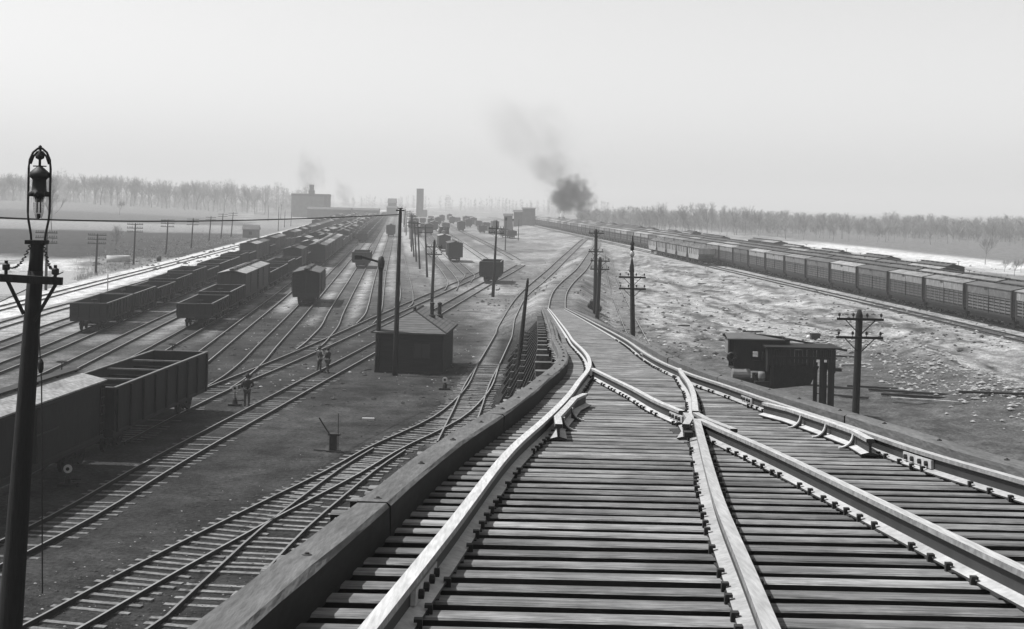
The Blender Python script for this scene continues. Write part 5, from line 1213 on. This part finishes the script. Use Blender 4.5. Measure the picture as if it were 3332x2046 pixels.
def person(px, py, label, face, armL, armR, stride=.1, hat=True, coat='cloth_dark', trousers='cloth_mid', hold=None, S=.955):
    g = G(px, py); t = thing('person', g, label, 'person', rz=face); t.scale = (S, S, S)
    # figure faces +y; pelvis first
    J = [(0, 0, .95, .15), (0, 0, 1.15, .15), (0, -.01, 1.36, .16), (0, 0, 1.50, .07), (0, .02, 1.60, .085), (0, .03, 1.68, .10), (0, .02, 1.76, .075), (0, .125, 1.655, .02)]
    Lk = [(0, 1), (1, 2), (2, 3), (3, 4), (4, 5), (5, 6), (5, 7)]
    legs = []
    for s in (-1, 1):
        b = len(J); f = s * stride / 2
        J += [(s * .10, 0, .88, .10), (s * .11, f * .5 + .02, .5, .065), (s * .11, f - .02, .10, .045), (s * .12, f + .12, .04, .04)]; Lk += [(0, b), (b, b+1), (b+1, b+2), (b+2, b+3)]; legs.append(b)
    arms = []
    for s, (el, wr) in ((-1, armL), (1, armR)):
        b = len(J); J += [(s * .20, 0, 1.42, .065), (*el, .048), (*wr, .032)]; Lk += [(2, b), (b, b+1), (b+1, b+2)]; arms.append(b)
        w0 = Vector(wr); dr = (w0 - Vector(el)).normalized(); sd = dr.cross(Vector((0, 0, 1)))
        sd = sd.normalized() if sd.length > .1 else Vector((0, 1, 0))
        pb = len(J); pc = w0 + dr * .08; J.append((*pc, .034)); Lk.append((b + 2, pb))
        for q, (o_, l_) in enumerate(((-.03, .075), (-.01, .088), (.01, .082), (.03, .065))):
            k = len(J); p1 = pc + sd * o_ + dr * .03; p2 = p1 + dr * l_ * .5 - Vector((0, 0, .008)); p3 = p2 + dr * l_ * .4 - Vector((0, 0, .02))
            J += [(*p1, .010), (*p2, .009), (*p3, .008)]; Lk += [(pb, k), (k, k+1), (k+1, k+2)]
        k = len(J); p1 = w0 + dr * .03 + sd * .035; J += [(*p1, .011), (*(p1 + dr * .04 + sd * .015), .010)]; Lk += [(b + 2, k), (k, k + 1)]
    skin_obj('body', t, J, Lk, 'skin')
    jk = [(0, 0, .88, (.20, .17)), (0, 0, 1.10, (.185, .15)), (0, -.01, 1.33, (.215, .16)), (0, 0, 1.47, (.10, .10))]; lk = [(0, 1), (1, 2), (2, 3)]
    for s, (el, wr) in ((-1, armL), (1, armR)):
        b = len(jk); jk += [(s * .21, 0, 1.41, .085), (*el, .068), (*(Vector(wr) * .92 + Vector(el) * .08), .05)]; lk += [(2, b), (b, b+1), (b+1, b+2)]
    skin_obj('jacket', t, jk, lk, coat)
    tr = [(0, 0, .92, .16)]; lk = []
    for s in (-1, 1):
        f = s * stride / 2; b = len(tr); tr += [(s * .105, 0, .84, .115), (s * .115, f * .5 + .02, .48, .085), (s * .115, f - .02, .08, .068)]; lk += [(0, b), (b, b+1), (b+1, b+2)]
    skin_obj('trousers', t, tr, lk, trousers)
    mb = MB().mat('iron')
    for s in (-1, 1): f = s * stride / 2; mb.box((s * .115, f + .05, .045), (.10, .27, .09))
    mb.build('shoes', t)
    hr = MB().mat('cloth_dark'); hr.sm = True; hr.lathe((0, .0, 1.66), [(.09, -.06), (.108, 0), (.105, .06), (.05, .13)], 12); hr.build('hair', t)
    if hat:
        h = MB().mat('cloth_dark'); h.sm = True; h.lathe((0, .02, 1.735), [(.18, 0), (.185, .012), (.115, .02), (.11, .10), (.09, .13), (.03, .135)], 16); h.build('hat', t)
    fc = MB().mat('iron')
    for s in (-1, 1): fc.box((s * .036, .118, 1.69), (.022, .012, .012))
    fc.box((0, .118, 1.608), (.05, .01, .01)); fc.build('face_features', t)
    return t
p1 = person(1038, 1211, 'person on the left of the talking pair, holding a white paper', -.9, ((-.30, -.02, 1.15), (-.14, .25, 1.22)), ((.30, .02, 1.13), (.12, .26, 1.20)))
mb = MB().mat('white'); mb.box((-.20, .34, 1.34), (.26, .012, .30), Matrix.Rotation(.3, 3, 'X')); o = mb.build('paper'); o.parent = None
o.matrix_world = Matrix.Translation(p1.location) @ Matrix.Rotation(-.9, 4, 'Z') @ Matrix.Scale(.955, 4); tag(o, 'white sheet of paper held by the left of two men', 'paper')
p2 = person(1066, 1214, 'person in dark coat and hat, right of the talking pair', 1.15, ((-.31, .0, 1.14), (-.08, .24, 1.16)), ((.32, .02, 1.14), (.06, .25, 1.10)), stride=.2)
MB().mat('white').box((0, .165, 1.50), (.12, .02, .10)).build('shirt_front', p2)
p3 = person(803, 1320, 'lone person in dark clothes beside the switch stand', .35, ((-.36, -.08, 1.17), (-.21, .10, 1.05)), ((.36, -.08, 1.17), (.21, .10, 1.05)), stride=.05, S=.97)
# tie-sized plates under the far ladder
# ------------------------------------------------------------------ left middle distance
g = G(385, 851); t = thing('well_curb', (g.x, g.y, tz(g.x, g.y) - .1), 'round pale concrete well curb beyond the main line', 'well'); mb = MB().mat('concrete'); mb.sm = True
mb.lathe((0, 0, 0), [(1.95, 0), (1.95, 1.2), (1.7, 1.2), (1.7, .6)], 32); mb.build('ring', t)
g = G(517, 851); t = thing('barrel', (g.x, g.y, tz(g.x, g.y)), 'black barrel standing alone beside the main line', 'barrel'); mb = MB().mat('iron'); mb.sm = True; mb.lathe((0, 0, -.05), [(.34, 0), (.42, .35), (.42, .65), (.34, 1.0)], 14); mb.build('drum', t)
g = G(817, 773); t = thing('small_house', (g.x, g.y, 0), 'small dark section house beyond the main line', 'house', rz=.1); mb = MB().mat('brick_dark'); mb.span(-2.2, 2.2, -1.7, 1.7, -.1, 2.4); mb.add([(-2.2, -1.7, 2.4), (-2.2, 1.7, 2.4), (-2.2, 0, 3.5)], [(0, 2, 1), (0, 1, 2)]); mb.add([(2.2, -1.7, 2.4), (2.2, 1.7, 2.4), (2.2, 0, 3.5)], [(0, 1, 2), (2, 1, 0)]); mb.build('wall', t)
mb = MB().mat('car_roof_dark')
for s in (-1, 1): q = [(-2.4, 0, 3.6), (2.4, 0, 3.6), (2.4, s * 2.0, 2.35), (-2.4, s * 2.0, 2.35)]; mb.add(q + [(a, b, c - .08) for a, b, c in q], [(0, 1, 2, 3), (7, 6, 5, 4), (0, 4, 5, 1), (2, 6, 7, 3), (1, 5, 6, 2), (3, 7, 4, 0)])
mb.build('roof', t); MB().mat('glass_dark').span(-.5, .4, -1.74, -1.71, .9, 1.8).build('window', t)
# ------------------------------------------------------------------ far buildings
def ZY(py, px, Y): return AT(px, py, Y).z
Y = 780; x0, x1 = AT(948, 640, Y).x, AT(1066, 640, Y).x; zt = ZY(630, 1000, Y)
t = thing('engine_house', ((x0 + x1) / 2, Y, 0), 'tall brick power house with roof ventilator, far left of centre', 'power house'); hw = (x1 - x0) / 2; mb = MB().mat('brick_far'); mb.span(-hw, hw - 2.2, 0, 14, 0, zt - 1.5); mb.mat('brick_dark').span(hw - 2.2, hw, .05, 14, 0, zt - 1.5); mb.mat('brick_dark').span(-hw - .1, hw + .1, -.1, 14.1, zt - 1.5, zt); mb.build('wall', t)
mb = MB().mat('brick_dark'); cx = AT(1009, 640, Y).x - (x0 + x1) / 2; z1, z2, z3 = zt, ZY(618, 1009, Y), ZY(600, 1009, Y); mb.span(cx - 1.6, cx + 1.6, 4, 8, z1 + .003, z2); mb.span(cx - 1.1, cx + 1.1, 4.5, 7.5, z2 + .003, z3); mb.build('ventilator', t)
mb = MB().mat('brick_dark'); mb.span(-1.5, 4.5, -.12, -.02, 4.2, 5.4); mb.build('window', t)
def shed_far(px0, px1, pyt, pyb, label, Y, ridge=1.2, dep=8, m='brick_dark', cat='shed'):
    xa, xb = AT(px0, pyt, Y).x, AT(px1, pyt, Y).x; zt = max(1.5, ZY(pyt, (px0 + px1) / 2, Y)); t = thing('far_shed', ((xa + xb) / 2, Y, 0), label, cat); h = (xb - xa) / 2
    MB().mat(m).span(-h, h, 0, dep, -.1, zt).build('wall', t); mb = MB().mat('car_roof_dark')
    q = [(-h - .3, -.4, zt + .01), (h + .3, -.4, zt + .01), (h + .3, dep + .4, zt + .01), (-h - .3, dep + .4, zt + .01), (-h - .3, dep / 2, zt + ridge), (h + .3, dep / 2, zt + ridge)]
    mb.add(q, [(0, 1, 5, 4), (2, 3, 4, 5), (0, 4, 3), (1, 2, 5), (0, 3, 2, 1)]); mb.build('roof', t)
shed_far(1000, 1140, 681, 700, 'low long shed at the foot of the power house', 720)
shed_far(1085, 1232, 683, 700, 'low sheds between power house and yard throat', 760, m='brick_far')
shed_far(1258, 1292, 676, 690, 'small far office building at the yard throat', 900); shed_far(1262, 1288, 660, 690, 'taller gabled far building behind the yard office', 930, 3.2, m='brick_far')
shed_far(1700, 1742, 679, 705, 'square far tank shed behind the train, right of centre', 620, .6); shed_far(1672, 1700, 690, 706, 'low far shed left of the square tank shed', 600, 1.0)
shed_far(1640, 1668, 702, 712, 'small far cabin left of the long train end', 480, .8)
Y = 930; c = AT(1366, 676, Y); t = thing('water_tower', (c.x, Y, 0), 'tall cylindrical standpipe against the sky', 'water tower'); zt = ZY(613, 1366, Y); mb = MB().mat('brick_far'); mb.sm = True; r = 2.5
mb.lathe((0, 0, 0), [(r, 0), (r, zt - .6), (r * 1.06, zt - .55), (r * 1.06, zt - .1), (r * .9, zt)], 24); mb.build('tank', t); MB().mat('brick_dark').span(r * .5, r * 2.1, -2, 2, 0, 5).build('pump_house', t)
# far dump bank with cars' trestle
Y = 1050; xa, xb = AT(1330, 684, Y).x, AT(1690, 690, Y).x; h = (xb - xa) / 2; mb = MB().mat('brick_far')
for i, q in enumerate(np.linspace(-h, h, 24)): mb.v += [(q, -9, -.1), (q, -1.5, 2.6 * min(1, 4 * (1 - abs(q) / h) + .1) + random.uniform(-.25, .25)), (q, 2, 2.7 * min(1, 4 * (1 - abs(q) / h) + .1)), (q, 10, -.1)]
for i in range(23):
    for k in range(3): mb.f.append([i*4+k, i*4+4+k, i*4+5+k, i*4+1+k]); mb.m.append(0); mb.smooth.append(True)
o = mb.build('earth_bank'); o.location = ((xa + xb) / 2, Y, 0); o['kind'] = 'structure'
# small locomotive under the smoke and one in the right yard
def loco(px, py, label, rz):
    g = G(px, py, 1.0 if px > 1700 else 0.0); t = thing('locomotive', (g.x, g.y, g.z + .15), label, 'locomotive', rz=rz); mb = MB().mat('iron'); mb.sm = True
    mb.lathe((0, 0, 2.2), [(.05, -5), (.8, -4.95), (.85, -3), (.9, 2)], 14, 'x'); mb.build('boiler', t); mb = MB().mat('iron'); mb.span(2, 4.6, -1.4, 1.4, 1.2, 3.6); mb.span(1.8, 4.9, -1.6, 1.6, 3.6, 3.8); mb.build('cab', t)
    mb = MB().mat('iron'); mb.sm = True; mb.lathe((-4.2, 0, 3.0), [(.25, 0), (.22, .5), (.34, 1.1), (.3, 1.15)], 10); mb.build('smokestack', t); mb = MB().mat('iron'); mb.sm = True; mb.lathe((-1.2, 0, 2.9), [(.45, 0), (.45, .5), (.2, .8)], 10); mb.build('steam_dome', t)
    mb = MB().mat('iron'); mb.span(-5.2, 4.8, -1.2, 1.2, .9, 1.2)
    for x in (-3.6, -1.6, .4): 
        for s in (-1, 1): mb.lathe((x, s * .75, .68), [(.68, -.06), (.68, .06)], 14, 'y')
    mb.build('running_gear', t); MB().mat('iron').span(5.4, 11.5, -1.4, 1.4, .9, 2.9).build('tender', t)
lx, ly = (lambda q: (q.x, q.y))(AT(1824, 707, 585))
loco(1446, 783, 'small steam engine facing us in the right yard, white steam on it', math.pi / 2 + .09)
loco(1829, 732, 'steam engine half hidden behind the train under the black smoke', math.pi / 2 + .07)
# ------------------------------------------------------------------ bare trees
def bare_tree(seed, h, spread, trunk_only=0.3, depth=5, twigs=True):
    r = random.Random(seed); tr = MB().mat('bark'); cr = MB().mat('twig')
    def seg(mb, p, q, ra, rb, n): mb.tube([p, q], [ra, rb], n, False)
    def grow(p, d, L, rad, lev):
        n = 3 if lev < 3 else 2; a = p
        for i in range(n):
            d = (d + Vector((r.gauss(0, .10), r.gauss(0, .10), r.gauss(.03, .05)))).normalized(); b = a + d * L / n
            seg(tr if lev < 2 else cr, a, b, rad * (1 - .25 * i / n), rad * (1 - .25 * (i + 1) / n), 5 if lev < 1 else 3)
            if lev > 0 and lev < depth and r.random() < .85:
                grow(b, (d + Vector((r.gauss(0, .6), r.gauss(0, .6), r.gauss(.15, .25)))).normalized(), L * r.uniform(.45, .7), rad * .5, lev + 1)
            a = b
        if lev < depth:
            for _ in range(3 if lev else 5):
                t = r.uniform(0, 6.283); k = spread * r.uniform(.5, 1.1); grow(a, (d + Vector((math.cos(t) * k, math.sin(t) * k, .25))).normalized(), L * r.uniform(.55, .82), rad * .62, lev + 1)
    grow(Vector((0, 0, -.1)), Vector((0, 0, 1)), h * trunk_only, h * .010, 0)
    top = max(v[2] for v in cr.v); k = h / top
    for m_ in (tr, cr): m_.v = [(x * k, y * k, z * k) for x, y, z in m_.v]
    return tr, cr
TREES = []
for sd, h, sp, tr_, dp in ((1, 13, .55, .34, 4), (2, 12, .75, .28, 4), (3, 14, .45, .38, 4), (4, 10, .8, .22, 4), (5, 13, .6, .42, 4), (6, 11, .65, .3, 4)):
    a, b = bare_tree(sd, h, sp, tr_, dp); TREES.append((a.mesh('trunk'), b.mesh('crown'), h))
def plant_tree(k, x, y, h, label, group, z=None):
    tm, cm, hh = TREES[k]; t = thing('bare_tree', (x, y, (tz(x, y) if z is None else z) - .15), label, 'tree', group, rz=random.uniform(0, 6.28)); s = h / hh; sx = s * random.uniform(.8, 1.15); t.scale = (sx, sx, s)
    for nm, me in (('trunk', tm), ('crown', cm)): o = bpy.data.objects.new(nm, me); COL.objects.link(o); o.parent = t
g = G(172, 795); plant_tree(2, g.x, g.y, 16.5, 'tallest lone bare tree behind the arc lamp, left field', None)
g = G(383, 826); plant_tree(1, g.x, g.y, 6.0, 'small forked bare tree behind the concrete well', None)
g = G(389, 712); plant_tree(3, g.x, g.y, 7.5, 'lone bushy bare tree out in the left field', None)
g = G(3205, 876); plant_tree(3, g.x, g.y, 6.5, 'small lone bare tree behind the train near the right edge', None)
for px, py, h in ((3268, 902, 2.6), (3300, 918, 3.2), (3322, 905, 3.0)):
    g = G(px, py); plant_tree(3, g.x, g.y, h, 'scrubby leafless bush, %s of three at the far right edge' % {3268: 'leftmost', 3300: 'middle', 3322: 'rightmost'}[px], 'bushes at the right edge')
def wood(n, pxa, pxb, base, Ya, Yb, ha, hb, name, group, kinds):
    for i in range(n):
        px = pxa + (pxb - pxa) * (i + random.random()) / n; Y = np.interp(px, [pxa, pxb], base) * random.uniform(Ya, Yb); x = ray(px, 700)[0] * Y
        plant_tree(random.choice(kinds), x, Y, random.uniform(ha, hb) * np.interp(px, [pxa, pxb], ([1.0, .78] if pxa > 1000 else [1.0, 1.0])), name, group)
wood(62, 2060, 3400, (520, 430), .93, 1.1, 7, 11.3, 'bare tree in the hazy wood behind the trains', 'bare trees of the right-hand wood', range(6))
for px, Y, h in ((2112, 505, 12.5), (2150, 515, 14), (2205, 512, 11), (2233, 500, 13.5), (2262, 498, 14.5), (2300, 505, 15), (2345, 510, 14), (2390, 505, 13.5), (2425, 515, 14.5), (2470, 500, 13), (2530, 500, 12), (2600, 490, 12), (2680, 480, 12.5), (2740, 480, 13), (2890, 470, 11), (3010, 450, 11)):
    x = ray(px, 760)[0] * Y; plant_tree(random.randrange(6), x, Y, h * np.interp(px, [2100, 2600, 3300], [.9, .8, .7]), 'taller bare tree at the front edge of the right-hand wood', 'front trees of the right-hand wood')
wood(70, -60, 860, (800, 830), .97, 1.12, 14, 20.5, 'bare tree in the hazy wood across the left field', 'bare trees of the left-hand wood', range(6))
# the mass of the woods behind: stems and brush past counting
def mass(name, label, n, pxa, pxb, base, Ya, Yb, ha, hb):
    mb = MB().mat('twig')
    for i in range(n):
        px = random.uniform(pxa, pxb); Y = np.interp(px, [pxa, pxb], base) * random.uniform(Ya, Yb); x = ray(px, 700)[0] * Y; z = tz(x, Y); h = random.uniform(ha, hb) * (0.8 + .4 * vnoise(np.array([px * .02]), np.array([3.1]))[0])
        mb.tube([(x, Y, z), (x + random.uniform(-.3, .3), Y, z + h)], [.10, .03], 3, False)
        for _ in range(26):
            a = z + h * random.uniform(.08, .95); an = random.uniform(0, 6.28); L = random.uniform(.8, 3.0) * (1.15 - (a - z) / h); q = Vector((x + L * math.cos(an), Y + L * math.sin(an), a + L * random.uniform(.4, 1.1)))
            p_ = Vector((x, Y, a)); mb.tube([p_, q], [.055, .03], 3, False)
            for _ in range(3): mb.tube([p_ + (q - p_) * random.uniform(.4, 1), q + Vector((random.gauss(0, .8), random.gauss(0, .8), random.uniform(.2, 1.2)))], [.04, .025], 3, False)
        if i % 2 == 0:
            for _ in range(5): b_ = Vector((x + random.gauss(0, 2), Y + random.gauss(0, 2), z)); mb.tube([b_, b_ + Vector((random.gauss(0, .5), random.gauss(0, .5), random.uniform(1, 3.5)))], [.05, .02], 3, False)
    o = mb.build(name); o['kind'] = 'stuff'; o['label'] = label
mass('distant_wood', 'hazy leafless wood massed across the left field', 760, -100, 1010, (860, 930), .98, 1.3, 15, 21)
mass('distant_wood', 'hazy leafless wood massed behind the right-hand trains', 760, 1880, 3460, (620, 470), .98, 1.3, 5.5, 9)
mass('distant_wood', 'faint tree line on the horizon behind the yard', 160, 1000, 2000, (1500, 1250), .98, 1.2, 12, 17)
# weeds on the left bank
mb = MB().mat('twig')
for _ in range(900):
    a, b = random.uniform(250, 800), 0; b = 985 - a * .262 - random.expovariate(1 / 26.0) - 4; g = G(a, b)
    for _ in range(3): p_ = Vector((g.x + random.gauss(0, .3), g.y + random.gauss(0, .5), tz(g.x, g.y))); mb.tube([p_, p_ + Vector((random.gauss(0, .15), random.gauss(0, .1), random.uniform(.2, .6)))], [.03, .012], 3, False)
o = mb.build('dead_weeds'); o['kind'] = 'stuff'; o['label'] = 'dead weeds along the bank left of the main line'

# ------------------------------------------------------------------ smoke, steam and haze
def volume_mat(name, col, dens, nscale, lo, hi, power=1.0):
    m, n = new_mat(name); tc = n.nodes.new('ShaderNodeTexCoord')
    ln = n.nodes.new('ShaderNodeVectorMath'); ln.operation = 'LENGTH'; 
    wn_ = n.nodes.new('ShaderNodeTexNoise'); wn_.inputs['Scale'].default_value = nscale * .8; wn_.inputs['Detail'].default_value = 3; n.links.new(tc.outputs['Object'], wn_.inputs['Vector'])
    ws = n.nodes.new('ShaderNodeVectorMath'); ws.operation = 'MULTIPLY_ADD'; ws.inputs[1].default_value = (1.5, 1.5, 1.5); ws.inputs[2].default_value = (-.75, -.75, -.75); n.links.new(wn_.outputs['Color'], ws.inputs[0])
    wa = n.nodes.new('ShaderNodeVectorMath'); wa.operation = 'ADD'; n.links.new(tc.outputs['Object'], wa.inputs[0]); n.links.new(ws.outputs[0], wa.inputs[1]); n.links.new(wa.outputs[0], ln.inputs[0])
    fall = n.nodes.new('ShaderNodeMapRange'); fall.interpolation_type = 'SMOOTHSTEP'; fall.inputs['From Min'].default_value = 0.8; fall.inputs['From Max'].default_value = 0.2; n.links.new(ln.outputs['Value'], fall.inputs['Value'])
    no = n.nodes.new('ShaderNodeTexNoise'); no.inputs['Scale'].default_value = nscale; no.inputs['Detail'].default_value = 4; no.inputs['Roughness'].default_value = .6; n.links.new(tc.outputs['Object'], no.inputs['Vector'])
    r = n.nodes.new('ShaderNodeMapRange'); r.inputs['From Min'].default_value = lo; r.inputs['From Max'].default_value = hi; n.links.new(no.outputs['Fac'], r.inputs['Value'])
    k = n.nodes.new('ShaderNodeMath'); k.operation = 'MULTIPLY'; n.links.new(fall.outputs[0], k.inputs[0]); n.links.new(r.outputs[0], k.inputs[1])
    k2 = n.nodes.new('ShaderNodeMath'); k2.operation = 'MULTIPLY'; k2.inputs[1].default_value = dens; n.links.new(k.outputs[0], k2.inputs[0])
    v = n.nodes.new('ShaderNodeVolumePrincipled'); v.inputs['Color'].default_value = (col, col, col, 1); n.links.new(k2.outputs[0], v.inputs['Density']); v.inputs['Anisotropy'].default_value = .2
    o = n.nodes.new('ShaderNodeOutputMaterial'); n.links.new(v.outputs[0], o.inputs['Volume']); return m
M['smoke'] = volume_mat('coal_smoke', .06, .62, 2.5, .36, .62); M['smoke_thin'] = volume_mat('thin_smoke', .15, .020, 1.8, .40, .62); M['steam'] = volume_mat('white_steam', .95, 1.6, 2.2, .3, .55)
M['smoke_mid'] = volume_mat('drifting_smoke', .14, .075, 1.8, .38, .62)
def puff(name, px, py, Y, rx, ry, rz, m, label, cat, rot=0):
    mb = MB().mat(m); n, q = 20, 12; vs = [(0, 0, 1.0)]
    for i in range(1, q):
        for j in range(n): a, b = math.pi * i / q, 2 * math.pi * j / n; vs.append((math.sin(a) * math.cos(b), math.sin(a) * math.sin(b), math.cos(a)))
    vs.append((0, 0, -1.0)); fs = [(0, 1 + j, 1 + (j + 1) % n) for j in range(n)]
    for i in range(q - 2): fs += [(1 + i*n + j, 1 + (i+1)*n + j, 1 + (i+1)*n + (j+1) % n, 1 + i*n + (j+1) % n) for j in range(n)]
    fs += [(len(vs) - 1, 1 + (q-2)*n + (j+1) % n, 1 + (q-2)*n + j) for j in range(n)]
    mb.add(vs, fs); o = mb.build(name); o.location = AT(px, py, Y); o.scale = (rx, ry, rz); o.rotation_euler = (0, rot, 0); tag(o, label, cat); return o
k = 590 / FOC
puff('smoke_plume', 1862, 632, 590, 112 * k, 12, 92 * k, 'smoke', 'black billowing smoke rising behind the long train', 'smoke')
puff('smoke_plume', 1770, 460, 620, 330 * k, 24, 190 * k, 'smoke_thin', 'thin grey smoke drifting high above the black plume', 'smoke', .75)
puff('smoke_plume', 1810, 555, 600, 130 * k, 14, 90 * k, 'smoke_mid', 'grey smoke trailing up-left from the black plume', 'smoke', .6)
puff('smoke_plume', 1010, 555, 800, 14, 10, 19, 'smoke_mid', 'faint smoke rising from the power house roof', 'smoke', -.35)
puff('smoke_plume', 1118, 618, 820, 9, 8, 13, 'smoke_mid', 'grey smoke curling right of the power house', 'smoke', -.5)
puff('steam_puff', 1829, 697, 584, 1.6, 1.6, 2.6, 'steam', 'white steam over the engine behind the train', 'steam'); puff('steam_puff', 1444, 758, 398, 1.0, 1.0, 1.2, 'steam', 'white steam puff on the right-yard engine', 'steam')
hm, hn = new_mat('haze_air'); v = hn.nodes.new('ShaderNodeVolumePrincipled'); v.inputs['Color'].default_value = (.72, .72, .72, 1); v.inputs['Density'].default_value = HAZE; v.inputs['Anisotropy'].default_value = 0.0
o_ = hn.nodes.new('ShaderNodeOutputMaterial'); hn.links.new(v.outputs[0], o_.inputs['Volume']); M['haze_air'] = hm
mb = MB().mat('haze_air'); mb.span(-5600, 5600, -120, 9600, -2.0, 92); o = mb.build('haze'); o['kind'] = 'stuff'
